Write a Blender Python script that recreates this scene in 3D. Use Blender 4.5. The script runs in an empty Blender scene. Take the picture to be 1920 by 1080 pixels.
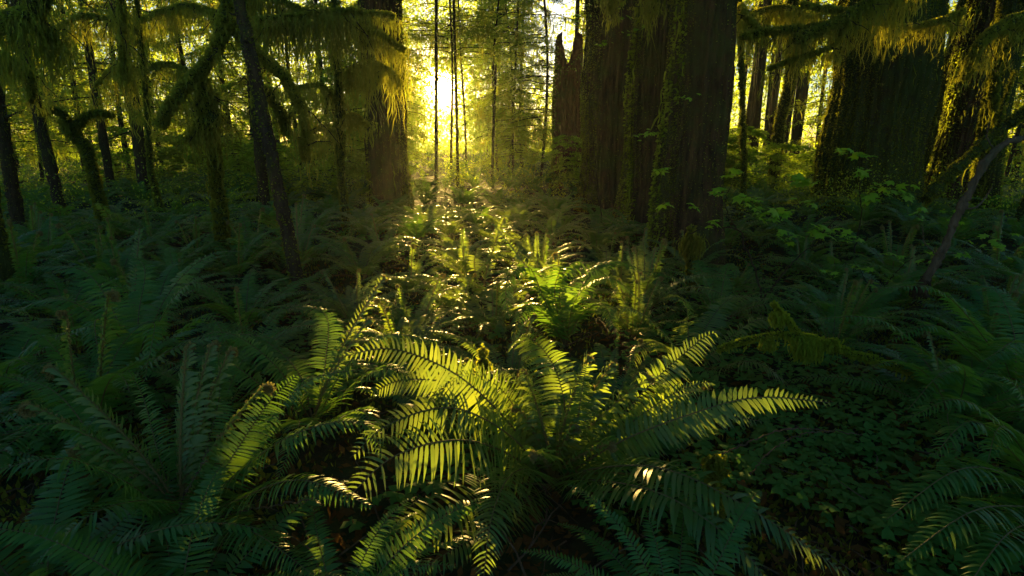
import bpy, math, random
import numpy as np
from mathutils import Vector, Euler, Matrix

random.seed(7)
rng = np.random.default_rng(11)
S = bpy.context.scene
COL = S.collection
R = math.radians

# ------------------------------------------------------------------ camera
CAMH = 1.60
PITCH = R(14.5)
F = 20.0 / 36.0 * 1920.0            # focal length in pixels of the 1920 photograph
cam_d = bpy.data.cameras.new("camera")
cam_d.lens = 20.0
cam_d.sensor_width = 36.0
cam_d.clip_start = 0.05
cam_d.clip_end = 2000.0
cam = bpy.data.objects.new("camera", cam_d)
cam.location = (0, 0, CAMH)
cam.rotation_euler = (math.pi / 2 - PITCH, 0, 0)
COL.objects.link(cam)
S.camera = cam
S.render.resolution_x = 1024
S.render.resolution_y = 576

def ray(px, py):
    x = (px - 960.0) / F
    u = (540.0 - py) / F
    return np.array([x, math.cos(PITCH) + u * math.sin(PITCH), -math.sin(PITCH) + u * math.cos(PITCH)])

def at(px, py, Y):
    d = ray(px, py)
    return np.array([0, 0, CAMH]) + d * (Y / d[1])

# ------------------------------------------------------------------ light
SD = ray(828, 160)
SD = SD / np.linalg.norm(SD)
SUN_EL = math.asin(SD[2])
SUN_AZ = math.atan2(SD[0], SD[1])
w = bpy.data.worlds.new("World")
S.world = w
w.use_nodes = True
nt = w.node_tree
nt.nodes.clear()
out = nt.nodes.new('ShaderNodeOutputWorld')
bg = nt.nodes.new('ShaderNodeBackground')
sky = nt.nodes.new('ShaderNodeTexSky')
sky.sky_type = 'NISHITA'
sky.sun_disc = False
sky.sun_elevation = SUN_EL
sky.sun_rotation = SUN_AZ
sky.air_density = 1.0
sky.dust_density = 0.4
sky.ozone_density = 3.0
bg.inputs['Strength'].default_value = 0.055
nt.links.new(sky.outputs[0], bg.inputs['Color'])
# the sun's own bright aureole in the sky, fixed to the sun's direction
tc = nt.nodes.new('ShaderNodeTexCoord')
dp = nt.nodes.new('ShaderNodeVectorMath'); dp.operation = 'DOT_PRODUCT'
dp.inputs[1].default_value = tuple(SD)
nt.links.new(tc.outputs['Generated'], dp.inputs[0])
def wmath(op, a, b):
    n = nt.nodes.new('ShaderNodeMath'); n.operation = op
    for i, v in enumerate((a, b)):
        if hasattr(v, 'links'): nt.links.new(v, n.inputs[i])
        else: n.inputs[i].default_value = v
    return n.outputs[0]
d0 = wmath('MAXIMUM', dp.outputs['Value'], 0.0)
core = wmath('MULTIPLY', wmath('POWER', d0, 9000.0), 60.0)
halo = wmath('MULTIPLY', wmath('POWER', d0, 900.0), 1.6)
wide = wmath('MULTIPLY', wmath('POWER', d0, 14.0), 0.03)
tot = wmath('ADD', wmath('ADD', core, halo), wide)
bg2 = nt.nodes.new('ShaderNodeBackground')
bg2.inputs['Color'].default_value = (1.0, 0.58, 0.14, 1)
nt.links.new(tot, bg2.inputs['Strength'])
addn = nt.nodes.new('ShaderNodeAddShader')
nt.links.new(bg.outputs[0], addn.inputs[0])
nt.links.new(bg2.outputs[0], addn.inputs[1])
nt.links.new(addn.outputs[0], out.inputs['Surface'])

sun_d = bpy.data.lights.new("sun", 'SUN')
sun_d.energy = 5.0
sun_d.angle = R(0.5)
sun_d.color = (1.0, 0.62, 0.16)
sun = bpy.data.objects.new("sun", sun_d)
sun.rotation_euler = Vector(SD).to_track_quat('Z', 'Y').to_euler()
sun.location = (-5, 40, 20)
COL.objects.link(sun)

S.view_settings.view_transform = 'Standard'
S.view_settings.look = 'None'
S.view_settings.gamma = 1.0
S.view_settings.exposure = 2.35
S.render.engine = 'CYCLES'

# ------------------------------------------------------------------ materials
def newmat(name):
    m = bpy.data.materials.new(name)
    m.use_nodes = True
    m.node_tree.nodes.clear()
    return m, m.node_tree

def leaf_mat(name, c1, c2, trans, tfac=0.45, rough=0.45, spec=0.5, island=True):
    m, t = newmat(name)
    N = t.nodes; L = t.links
    o = N.new('ShaderNodeOutputMaterial')
    pr = N.new('ShaderNodeBsdfPrincipled')
    tr = N.new('ShaderNodeBsdfTranslucent')
    mx = N.new('ShaderNodeMixShader')
    geo = N.new('ShaderNodeNewGeometry')
    oi = N.new('ShaderNodeObjectInfo')
    ad = N.new('ShaderNodeMath'); ad.operation = 'ADD'
    L.new(geo.outputs['Random Per Island'], ad.inputs[0])
    L.new(oi.outputs['Random'], ad.inputs[1])
    hf = N.new('ShaderNodeMath'); hf.operation = 'MULTIPLY'; hf.inputs[1].default_value = 0.5
    L.new(ad.outputs[0], hf.inputs[0])
    cm = N.new('ShaderNodeMix'); cm.data_type = 'RGBA'
    cm.inputs[6].default_value = (*c1, 1); cm.inputs[7].default_value = (*c2, 1)
    L.new(hf.outputs[0], cm.inputs[0])
    L.new(cm.outputs[2], pr.inputs['Base Color'])
    pr.inputs['Roughness'].default_value = rough
    pr.inputs['Specular IOR Level'].default_value = spec
    cm2 = N.new('ShaderNodeMix'); cm2.data_type = 'RGBA'
    cm2.inputs[6].default_value = (*trans, 1)
    cm2.inputs[7].default_value = (trans[0] * 0.55, trans[1] * 0.75, trans[2] * 0.8, 1)
    L.new(hf.outputs[0], cm2.inputs[0])
    L.new(cm2.outputs[2], tr.inputs['Color'])
    mx.inputs[0].default_value = tfac
    L.new(pr.outputs[0], mx.inputs[1]); L.new(tr.outputs[0], mx.inputs[2])
    L.new(mx.outputs[0], o.inputs['Surface'])
    return m

def bark_mat(name, c1, c2, moss, mossamt=0.5, scale=6.0, bump=0.6):
    m, t = newmat(name)
    N = t.nodes; L = t.links
    o = N.new('ShaderNodeOutputMaterial')
    pr = N.new('ShaderNodeBsdfPrincipled')
    tc = N.new('ShaderNodeTexCoord')
    mp = N.new('ShaderNodeMapping'); mp.inputs['Scale'].default_value = (scale, scale, scale * 0.18)
    L.new(tc.outputs['Object'], mp.inputs[0])
    n1 = N.new('ShaderNodeTexNoise'); n1.inputs['Scale'].default_value = 2.2; n1.inputs['Detail'].default_value = 9; n1.inputs['Roughness'].default_value = 0.7
    L.new(mp.outputs[0], n1.inputs['Vector'])
    vo = N.new('ShaderNodeTexVoronoi'); vo.feature = 'DISTANCE_TO_EDGE'; vo.inputs['Scale'].default_value = 2.6
    L.new(mp.outputs[0], vo.inputs['Vector'])
    r1 = N.new('ShaderNodeValToRGB')
    r1.color_ramp.elements[0].color = (*c1, 1); r1.color_ramp.elements[1].color = (*c2, 1)
    r1.color_ramp.elements[0].position = 0.35; r1.color_ramp.elements[1].position = 0.7
    L.new(n1.outputs[0], r1.inputs[0])
    n2 = N.new('ShaderNodeTexNoise'); n2.inputs['Scale'].default_value = 1.7; n2.inputs['Detail'].default_value = 8; n2.inputs['Roughness'].default_value = 0.72
    L.new(tc.outputs['Object'], n2.inputs['Vector'])
    r2 = N.new('ShaderNodeValToRGB')
    r2.color_ramp.elements[0].position = 0.62 - 0.3 * mossamt - 0.05
    r2.color_ramp.elements[1].position = 0.62 - 0.3 * mossamt + 0.12
    L.new(n2.outputs[0], r2.inputs[0])
    cm = N.new('ShaderNodeMix'); cm.data_type = 'RGBA'
    L.new(r2.outputs[0], cm.inputs[0]); L.new(r1.outputs[0], cm.inputs[6])
    cm.inputs[7].default_value = (*moss, 1)
    L.new(cm.outputs[2], pr.inputs['Base Color'])
    pr.inputs['Roughness'].default_value = 0.92
    pr.inputs['Specular IOR Level'].default_value = 0.15
    mul = N.new('ShaderNodeMath'); mul.operation = 'ADD'
    L.new(n1.outputs[0], mul.inputs[0]); L.new(vo.outputs[0], mul.inputs[1])
    b = N.new('ShaderNodeBump'); b.inputs['Strength'].default_value = bump; b.inputs['Distance'].default_value = 0.05
    L.new(mul.outputs[0], b.inputs['Height'])
    L.new(b.outputs[0], pr.inputs['Normal'])
    L.new(pr.outputs[0], o.inputs['Surface'])
    return m

M = {}
M['fern'] = leaf_mat('fern_leaf', (0.022, 0.100, 0.024), (0.045, 0.135, 0.020), (0.44, 0.56, 0.045), 0.42, 0.40, 0.5)
M['fern_dark'] = leaf_mat('fern_leaf_shaded', (0.016, 0.118, 0.018), (0.036, 0.145, 0.016), (0.28, 0.46, 0.03), 0.40, 0.45, 0.35)  # copy of the fern leaf with shade put into its colour
M['fern_dead'] = leaf_mat('fern_leaf_dead', (0.10, 0.045, 0.012), (0.16, 0.075, 0.02), (0.35, 0.16, 0.03), 0.35, 0.7, 0.2)
M['stipe'] = leaf_mat('fern_stipe', (0.10, 0.085, 0.025), (0.14, 0.10, 0.03), (0.3, 0.25, 0.05), 0.12, 0.6, 0.3)
M['fiddle'] = leaf_mat('fiddlehead_scales', (0.14, 0.12, 0.035), (0.20, 0.15, 0.05), (0.5, 0.42, 0.10), 0.35, 0.7, 0.2)
M['moss'] = leaf_mat('moss_tufts', (0.055, 0.085, 0.010), (0.095, 0.105, 0.016), (0.46, 0.46, 0.03), 0.5, 0.9, 0.1)
M['moss_lit'] = leaf_mat('moss_lit_green', (0.11, 0.17, 0.012), (0.17, 0.22, 0.020), (0.60, 0.66, 0.03), 0.5, 0.9, 0.1)  # copy of the moss with light put into its colour
M['lichen'] = leaf_mat('hanging_moss', (0.075, 0.095, 0.018), (0.12, 0.13, 0.03), (0.68, 0.64, 0.05), 0.62, 0.9, 0.1)
M['needle'] = leaf_mat('needle_leaf', (0.018, 0.060, 0.018), (0.045, 0.095, 0.018), (0.55, 0.68, 0.035), 0.62, 0.6, 0.3)
M['broad'] = leaf_mat('broad_leaf', (0.040, 0.110, 0.015), (0.080, 0.150, 0.020), (0.62, 0.78, 0.035), 0.68, 0.5, 0.3)
M['maple'] = leaf_mat('maple_leaf', (0.16, 0.36, 0.020), (0.22, 0.42, 0.022), (0.50, 0.78, 0.03), 0.45, 0.5, 0.3)
M['oxalis'] = leaf_mat('sorrel_leaf', (0.030, 0.130, 0.020), (0.060, 0.180, 0.025), (0.25, 0.50, 0.03), 0.40, 0.7, 0.2)
M['litter'] = leaf_mat('leaf_litter', (0.05, 0.028, 0.010), (0.14, 0.070, 0.020), (0.3, 0.15, 0.03), 0.2, 1.0, 0.0)
M['bark_big'] = bark_mat('bark_furrowed', (0.008, 0.005, 0.003), (0.110, 0.058, 0.022), (0.045, 0.050, 0.010), 0.45, 5.0, 1.0)
M['bark_mossy'] = bark_mat('bark_mossy', (0.022, 0.013, 0.006), (0.060, 0.042, 0.016), (0.050, 0.062, 0.010), 0.8, 5.0, 0.9)
M['bark_thin'] = bark_mat('bark_thin', (0.022, 0.014, 0.007), (0.070, 0.046, 0.022), (0.045, 0.050, 0.012), 0.35, 9.0, 0.6)
M['bark_red'] = bark_mat('bark_reddish_snag', (0.07, 0.026, 0.010), (0.22, 0.09, 0.03), (0.06, 0.055, 0.012), 0.2, 6.0, 0.9)
M['wood_grey'] = bark_mat('weathered_grey_wood', (0.065, 0.042, 0.022), (0.17, 0.115, 0.065), (0.07, 0.075, 0.03), 0.1, 10.0, 0.5)
M['floor'] = bark_mat('forest_floor', (0.010, 0.007, 0.004), (0.050, 0.032, 0.014), (0.022, 0.045, 0.010), 0.6, 3.0, 1.0)
_mp = [n for n in M['floor'].node_tree.nodes if n.type == 'MAPPING'][0]
_mp.inputs['Scale'].default_value = (3, 3, 3)

# ------------------------------------------------------------------ mesh building
class MB:
    def __init__(s):
        s.v = []; s.f = []; s.m = []; s.n = 0
    def add(s, verts, quads, mat=0):
        verts = np.asarray(verts, dtype=np.float32).reshape(-1, 3)
        quads = np.asarray(quads, dtype=np.int32).reshape(-1, 4)
        s.v.append(verts); s.f.append(quads + s.n); s.m.append(np.full(len(quads), mat, np.int32))
        s.n += len(verts)
    def grid(s, P, mat=0, closed=True):
        # P: (rings, seg, 3)
        r, k, _ = P.shape
        i = np.arange(r - 1)[:, None]; j = np.arange(k if closed else k - 1)[None, :]
        j2 = (j + 1) % k
        q = np.stack([i * k + j, i * k + j2, (i + 1) * k + j2, (i + 1) * k + j], -1).reshape(-1, 4)
        s.add(P.reshape(-1, 3), q, mat)
    def strips(s, A, B, mat=0):
        # A,B: (n, t, 3) left and right edges of n strips
        n, t, _ = A.shape
        V = np.stack([A, B], 2).reshape(-1, 3)
        b = (np.arange(n) * t * 2)[:, None]; j = (np.arange(t - 1) * 2)[None, :]
        q = np.stack([b + j, b + j + 1, b + j + 3, b + j + 2], -1).reshape(-1, 4)
        s.add(V, q, mat)
    def join(s, o, mat4=None):
        for v, f, m in zip(o.v, o.f, o.m):
            vv = v
            if mat4 is not None:
                mm = np.array(mat4)
                vv = v @ mm[:3, :3].T + mm[:3, 3]
            s.v.append(vv.astype(np.float32)); s.m.append(m)
        base = s.n; off = 0
        for v, f in zip(o.v, o.f):
            s.f.append(f + base)
        s.n += o.n
    def mesh(s, name, mats, smooth=False):
        V = np.concatenate(s.v); Q = np.concatenate(s.f); MI = np.concatenate(s.m)
        me = bpy.data.meshes.new(name)
        me.vertices.add(len(V)); me.vertices.foreach_set('co', V.ravel())
        me.loops.add(len(Q) * 4); me.loops.foreach_set('vertex_index', Q.ravel())
        me.polygons.add(len(Q)); me.polygons.foreach_set('loop_start', (np.arange(len(Q)) * 4).astype(np.int32))
        me.polygons.foreach_set('material_index', MI)
        if smooth: me.polygons.foreach_set('use_smooth', np.ones(len(Q), bool))
        for m in mats: me.materials.append(m)
        me.update(calc_edges=True)
        return me

def tag(o, label=None, cat=None, group=None, kind=None):
    if label: o['label'] = label
    if cat: o['category'] = cat
    if group: o['group'] = group
    if kind: o['kind'] = kind
    return o

def obj(name, me, parent=None, loc=None, rot=None, sc=None):
    o = bpy.data.objects.new(name, me)
    COL.objects.link(o)
    if parent is not None: o.parent = parent
    if loc is not None: o.location = tuple(float(c) for c in loc)
    if rot is not None: o.rotation_euler = rot
    if sc is not None: o.scale = (sc, sc, sc) if not hasattr(sc, '__len__') else sc
    return o

def thing(name, loc, label, cat, group=None):
    return tag(obj(name, None, None, loc), label, cat, group)

def nrm(a):
    return a / np.maximum(np.linalg.norm(a, axis=-1, keepdims=True), 1e-9)

def resample(pts, n):
    """smooth curve through control points"""
    pts = np.asarray(pts, float)
    if len(pts) == 2: return pts[0] + (pts[1] - pts[0]) * np.linspace(0, 1, n)[:, None]
    P = np.vstack([2 * pts[0] - pts[1], pts, 2 * pts[-1] - pts[-2]])
    seg = len(pts) - 1
    out = []
    for t in np.linspace(0, seg - 1e-6, n * 3):
        i = int(t); u = t - i
        p0, p1, p2, p3 = P[i], P[i + 1], P[i + 2], P[i + 3]
        out.append(0.5 * ((2 * p1) + (-p0 + p2) * u + (2 * p0 - 5 * p1 + 4 * p2 - p3) * u * u + (-p0 + 3 * p1 - 3 * p2 + p3) * u ** 3))
    out = np.array(out)
    d = np.r_[0, np.cumsum(np.linalg.norm(np.diff(out, axis=0), axis=1))]
    s = np.linspace(0, d[-1], n)
    return np.stack([np.interp(s, d, out[:, k]) for k in range(3)], 1)

def frames(P, up=(0, 0, 1)):
    T = nrm(np.gradient(P, axis=0))
    up = np.asarray(up, float)
    Sd = np.cross(T, up); 
    bad = np.linalg.norm(Sd, axis=1) < 0.15
    Sd[bad] = np.cross(T[bad], np.array([0.3, 1, 0.1]))
    Sd = nrm(Sd)
    for i in range(1, len(Sd)):
        if np.dot(Sd[i], Sd[i - 1]) < 0: Sd[i] *= -1
    Nn = np.cross(Sd, T)
    return T, Sd, Nn

def tube(mb, P, r, seg=8, mat=0, rough=0.0, rs=None, up=(0, 0, 1)):
    rs = rs or rng
    P = np.asarray(P, float); n = len(P)
    r = np.broadcast_to(np.asarray(r, float), (n,))
    T, A, B = frames(P, up)
    a = np.linspace(0, 2 * np.pi, seg, endpoint=False)
    rr = r[:, None] * (1 + rough * rs.standard_normal((n, seg)))
    G = P[:, None] + rr[..., None] * (np.cos(a)[None, :, None] * A[:, None] + np.sin(a)[None, :, None] * B[:, None])
    # closed tip
    G[-1] = P[-1] + (G[-1] - P[-1]) * 0.15
    mb.grid(G, mat)

def fuzz_on_tube(mb, P, r, count, size=0.03, mat=0, droop=0.5, rs=None):
    """short moss tufts standing off a limb"""
    rs = rs or rng
    n = len(P)
    T, A, B = frames(P)
    t = rs.random(count) * (n - 1)
    i = np.minimum(t.astype(int), n - 2); u = (t - i)[:, None]
    c = P[i] * (1 - u) + P[i + 1] * u
    rad = (np.broadcast_to(r, (n,)))[i]
    a = rs.random(count) * 2 * np.pi
    d = np.cos(a)[:, None] * A[i] + np.sin(a)[:, None] * B[i]
    base = c + d * (rad * 0.9)[:, None]
    dirv = nrm(d + rs.standard_normal((count, 3)) * 0.5 + np.array([0, 0, -droop]))
    ln = size * (0.5 + rs.random(count) * 1.1)
    tip = base + dirv * ln[:, None]
    side = nrm(np.cross(dirv, rs.standard_normal((count, 3)))) * (ln * 0.32)[:, None]
    mid = (base + tip) / 2 + rs.standard_normal((count, 3)) * (size * 0.12)
    V = np.stack([base, mid + side, tip, mid - side], 1).reshape(-1, 3)
    mb.add(V, np.arange(count * 4).reshape(-1, 4), mat)

def strands(mb, roots, lens, width=0.012, mat=0, seg=6, wob=0.28, rs=None):
    """ribbons of moss hanging straight down from root points"""
    rs = rs or rng
    n = len(roots)
    t = np.linspace(0, 1, seg + 1)
    yaw = rs.random(n) * np.pi
    off = np.cumsum(rs.standard_normal((n, seg + 1, 2)) * wob / seg, axis=1) * lens[:, None, None]
    C = np.zeros((n, seg + 1, 3))
    C[..., :2] = roots[:, None, :2] + off
    C[..., 2] = roots[:, None, 2] - t[None] * lens[:, None]
    wd = width * (0.5 + rs.random((n, seg + 1)))
    wd *= np.array([0.6] + [1.0] * (seg - 1) + [0.08])[None]
    yw = yaw[:, None] + rs.standard_normal((n, seg + 1)) * 0.5
    D = np.stack([np.cos(yw), np.sin(yw), np.zeros_like(yw)], -1) * wd[..., None]
    mb.strips(C - D, C + D, mat)

def hang_moss(mb, P, clumps, length, per=9, spread=0.07, width=0.010, mat=0, rs=None, t0=0.0, t1=1.0):
    """clumps of hanging moss below a limb path"""
    rs = rs or rng
    n = len(P)
    t = (t0 + rs.random(clumps) * (t1 - t0)) * (n - 1)
    i = np.minimum(t.astype(int), n - 2); u = (t - i)[:, None]
    c = P[i] * (1 - u) + P[i + 1] * u
    L = length * (0.10 + rs.random(clumps) ** 2.6 * 1.15)
    cc = np.repeat(c, per, 0); LL = np.repeat(L, per)
    g = rs.standard_normal((clumps * per, 3)) * spread
    g[:, 2] = -np.abs(g[:, 2]) * 0.4
    rad = np.linalg.norm(g[:, :2], axis=1) / spread
    LL = LL * np.clip(1.1 - 0.35 * rad, 0.15, 1.0) * (0.6 + 0.5 * rs.random(clumps * per))
    strands(mb, cc + g, LL, width, mat, rs=rs)

# ------------------------------------------------------------------ ground
def gz(x, y):
    x = np.asarray(x, float); y = np.asarray(y, float)
    k = np.clip((y - 3.2) / 5, 0, 1)
    z = 0.05 * np.sin(x * 1.3 + 0.7) * np.cos(y * 1.1) + k * (0.10 * np.sin(x * 0.45 + y * 0.33 + 1.0) + 0.08 * np.sin(y * 0.8 - x * 0.3))
    return z - 0.03

def build_ground():
    xs = np.sinh(np.linspace(-5.0, 5.0, 181)) * 8.0
    ys = np.sinh(np.linspace(-3.2, 5.2, 201)) * 8.0 + 6
    X, Y = np.meshgrid(xs, ys)
    fade = np.clip(1 - (np.hypot(X, Y) - 60) / 60, 0, 1)
    Z = gz(X, Y) * fade + rng.standard_normal(X.shape) * 0.012 * fade
    mb = MB()
    mb.grid(np.stack([X, Y, Z], -1), 0, closed=False)
    o = obj('forest_floor', mb.mesh('forest_floor', [M['floor']], True))
    tag(o, kind='structure')
build_ground()

def onfloor(px, py, guess=None):
    """ground point seen at a pixel"""
    d = ray(px, py)
    Y = guess or 5.0
    for _ in range(12):
        z = float(gz(d[0] / d[1] * Y, Y))
        Y = d[1] * (CAMH - z) / max(-d[2], 1e-3)
    return np.array([d[0] / d[1] * Y, Y, z])

def floor_at(px, Y):
    """ground point in the direction of column px at distance Y (column taken at the horizon)"""
    x = (px - 960) / F * Y * math.cos(PITCH)
    return np.array([x, Y, float(gz(x, Y))])

# ------------------------------------------------------------------ ferns
def frond(mb, path, W, npair=38, seg=4, lean=0.3, droop=0.25, wid=0.9, rs=None, up=(0, 0, 1), stip=0.14, twist=0.25, leafmat=0, stemmat=1, young=False):
    """one fern frond: a rachis along path with two rows of narrow leaflets"""
    rs = rs or rng
    nP = npair + 6
    P = resample(path, nP)
    L = np.sum(np.linalg.norm(np.diff(P, axis=0), axis=1))
    T, Sd, Nn = frames(P, up)
    # rachis
    rr = np.linspace(0.0045, 0.0012, nP)
    rr[0] = 0.0065
    tube(mb, P, rr * max(0.8, min(1.3, L)), 4, stemmat, 0.0)
    s = np.linspace(0, 1, nP)
    idx = np.where(s > stip)[0]
    ss = (s[idx] - stip) / (1 - stip)
    prof = np.minimum(1, 0.55 + ss * 2.2) * np.clip(1 - ss, 0.0, 1) ** 0.55
    prof = prof * np.minimum(1.0, 1.15 - 0.25 * ss)
    sp = L / nP
    t = np.linspace(0, 1, seg + 1)
    hw = np.interp(t, [0, 0.12, 0.5, 0.8, 1], [0.55, 1.0, 0.85, 0.5, 0.03])
    for side in (-1, 1):
        n = len(idx)
        ln = W * prof * (0.92 + 0.16 * rs.random(n))
        keep = rs.random(n) > 0.05
        b = P[idx] + T[idx] * (sp * 0.25 * side)
        d = nrm(Sd[idx] * side + T[idx] * (lean + ss[:, None] * 0.28 + rs.standard_normal((n, 1)) * 0.07) + Nn[idx] * (0.16 + rs.standard_normal((n, 1)) * 0.10))
        tw = twist + rs.standard_normal(n) * 0.16
        wv = nrm(T[idx] * np.cos(tw)[:, None] + Nn[idx] * (np.sin(tw) * 1.0)[:, None])
        wv = nrm(wv - d * np.sum(wv * d, -1, keepdims=True))
        dr = droop * (0.7 + 0.6 * rs.random(n))
        C = b[:, None] + d[:, None] * (ln[:, None] * t[None])[..., None]
        C[..., 2] -= (dr[:, None] * ln[:, None] * t[None] ** 2)
        C += T[idx][:, None] * (0.12 * ln[:, None] * t[None] ** 2)[..., None]
        hwv = (sp * wid * 0.5 * np.clip(ln / (W * 0.55), 0.45, 1.0))[:, None] * hw[None]
        D = wv[:, None] * hwv[..., None]
        A = C - D; B = C + D
        A = A[keep]; B = B[keep]
        if side > 0: A, B = B, A
        mb.strips(A, B, leafmat)

def arc_path(L, a0, a1, side=0.0, n=14):
    """path starting upward (angle a0) and bending to a1, outwards along +X"""
    a = np.radians(a0 + (a1 - a0) * np.linspace(0, 1, n) ** 1.15)
    st = L / (n - 1)
    x = np.r_[0, np.cumsum(np.cos(a[:-1]) * st)]
    z = np.r_[0, np.cumsum(np.sin(a[:-1]) * st)]
    y = side * np.linspace(0, 1, n) ** 2 * L
    return np.stack([x, y, z], 1)

def fiddle_path(h, lean=0.15, curl=0.032, n=30, turns=1.5, arch=0.0):
    """stem rising and rolling up at the top"""
    t = np.linspace(0, 1, n)
    x = lean * h * t ** 1.6; z = h * t
    stem = np.stack([x, np.zeros(n), z], 1)
    k = 26
    a = np.linspace(0, turns * 2 * np.pi, k)
    rr = curl * (1 - a / (turns * 2 * np.pi) * 0.75)
    d = stem[-1] - stem[-2]; th = math.atan2(d[2], d[0])
    c = stem[-1] + curl * np.array([math.sin(th), 0, -math.cos(th)])
    ang = th + math.pi / 2 - a
    coil = np.stack([c[0] + rr * np.cos(ang), np.linspace(0, 0.006, k), c[2] + rr * np.sin(ang)], 1)
    return stem, coil

def fiddlehead(mb, h, lean, curl, pin=0.05, rs=None, rot=0.0, org=(0, 0, 0)):
    rs = rs or rng
    q = MB()
    stem, coil = fiddle_path(h, lean, curl)
    P = np.vstack([stem, coil[1:]])
    r = np.r_[np.linspace(0.0065, 0.0045, len(stem)), np.linspace(0.0065, 0.003, len(coil) - 1)]
    tube(q, P, r, 6, 0, 0.10, rs)
    fuzz_on_tube(q, P, r, int(500 * h + 160), 0.011, 0, -0.3, rs)
    # half unrolled leaflets
    n = int(h / 0.022)
    t = np.linspace(0.25, 0.985, n)
    pos = np.stack([np.interp(t, np.linspace(0, 1, len(stem)), stem[:, k]) for k in range(3)], 1)
    tt = np.linspace(0, 1, 5)
    for side in (-1, 1):
        ln = pin * (0.5 + 1.0 * np.sin(np.pi * np.clip(t * 0.95, 0, 1)) ** 0.8) * (0.8 + 0.4 * rs.random(n))
        d = nrm(np.stack([0.25 + 0.2 * rs.standard_normal(n), np.full(n, float(side)), 0.25 + 0.3 * rs.standard_normal(n)], 1))
        C = pos[:, None] + d[:, None] * (ln[:, None] * tt[None])[..., None]
        C[..., 0] += (ln[:, None] * 0.5 * tt[None] ** 2)
        C[..., 2] += (ln[:, None] * 0.35 * np.sin(tt * 2.4)[None])
        hw = np.interp(tt, [0, 0.2, 0.8, 1], [0.004, 0.0085, 0.006, 0.001])
        D = np.zeros_like(C); D[..., 2] = hw[None]; D[..., 0] = hw[None] * 0.4
        q.strips(C - D, C + D, 1)
    mm = Matrix.Translation(Vector(org)) @ Matrix.Rotation(rot, 4, 'Z')
    mb.join(q, mm)

FM = [M['fern'], M['stipe']]
FMD = [M['fern_dark'], M['stipe']]
FMX = [M['fern_dead'], M['stipe']]
FH = [M['fiddle'], M['fern']]

# shared frond meshes, unit-sized arcs
def frond_variants(tagname, mats, n, npair, seg, W):
    res = []
    for i in range(n):
        a0 = 80 - 34 * rng.random(); a1 = -70 + 62 * rng.random()
        mb = MB()
        frond(mb, arc_path(1.0, a0, a1, rng.uniform(-0.16, 0.16)), W * rng.uniform(0.88, 1.12), npair, seg,
              lean=rng.uniform(0.12, 0.28), droop=rng.uniform(0.25, 0.55))
        res.append(mb.mesh(tagname, mats))
    return res
FR_HI = frond_variants('frond', FM, 9, 44, 4, 0.125)
FR_HD = frond_variants('frond', FMD, 6, 44, 4, 0.125)
FR_DEAD = frond_variants('frond_dead', FMX, 3, 34, 3, 0.08)
FR_MID = frond_variants('frond_mid', FM, 6, 30, 2, 0.10)
FID = []
for i in range(5):
    mb = MB(); fiddlehead(mb, 0.75, rng.uniform(-0.1, 0.25), rng.uniform(0.018, 0.032), 0.035); FID.append(mb.mesh('fiddlehead', FH, True))

def random_fern(loc, size, label, group, dark=False, nf=15, fid=3, dead=1, rs=random):
    t = thing('sword_fern', loc, label, 'fern', group)
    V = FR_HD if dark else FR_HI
    ph = rs.random() * 6.28
    for i in range(nf):
        a = ph + i * 2.39996 + rs.uniform(-0.25, 0.25)
        s = size * rs.uniform(0.72, 1.1)
        o = obj('frond', rs.choice(V), t, (0.03 * math.cos(a), 0.03 * math.sin(a), -0.02), Euler((rs.uniform(-0.2, 0.2), rs.uniform(-0.16, 0.30), a)), (s, s * rs.uniform(.8, 1.25), s * rs.uniform(.85, 1.1)))
    for i in range(dead):
        a = rs.random() * 6.28
        o = obj('frond', rs.choice(FR_DEAD), t, (0, 0, 0), Euler((rs.uniform(-0.3, 0.3), rs.uniform(0.7, 1.0), a)), size * rs.uniform(0.6, 0.9))
        o['label'] = 'withered brown frond'
    for i in range(fid):
        a = rs.random() * 6.28
        obj('fiddlehead', rs.choice(FID), t, (0.04 * math.cos(a), 0.04 * math.sin(a), -0.02), Euler((0, rs.uniform(0, 0.2), a)), size * rs.uniform(0.6, 1.05))
    return t

def hero_fern(name_label, crown, fronds, fids=(), dark=False, group='sword ferns on the forest floor', W=0.150, npair=56, extra=()):
    """fronds: list of dict-like tuples (list of (px,py,Y) way points beyond the crown, width, leaf tilt)"""
    crown = np.asarray(crown, float)
    t = thing('sword_fern', crown, name_label, 'fern', group)
    for fr in fronds:
        pts, wd = fr[0], fr[1]
        up = fr[2] if len(fr) > 2 else (0, 0, 1)
        dr = fr[3] if len(fr) > 3 else 0.45
        path = [np.zeros(3)] + [at(*p) - crown for p in pts]
        mb = MB()
        frond(mb, path, W * wd, npair, 4, droop=dr, up=up, lean=0.14, stip=0.10)
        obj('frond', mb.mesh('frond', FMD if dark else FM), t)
    for (px, py, Y, h, ln, rot, cu) in fids:
        tip = at(px, py, Y)
        mb = MB(); b = tip - crown
        # stem from crown to tip then curl: build upright and lean it
        d = math.hypot(b[0], b[1]); hh = max(0.12, b[2])
        a = math.atan2(b[1], b[0])
        fiddlehead(mb, hh, d / hh, cu, 0.055 if not dark else .04, rot=a)
        obj('fiddlehead', mb.mesh('fiddlehead', FH, True), t)
    return t
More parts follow.
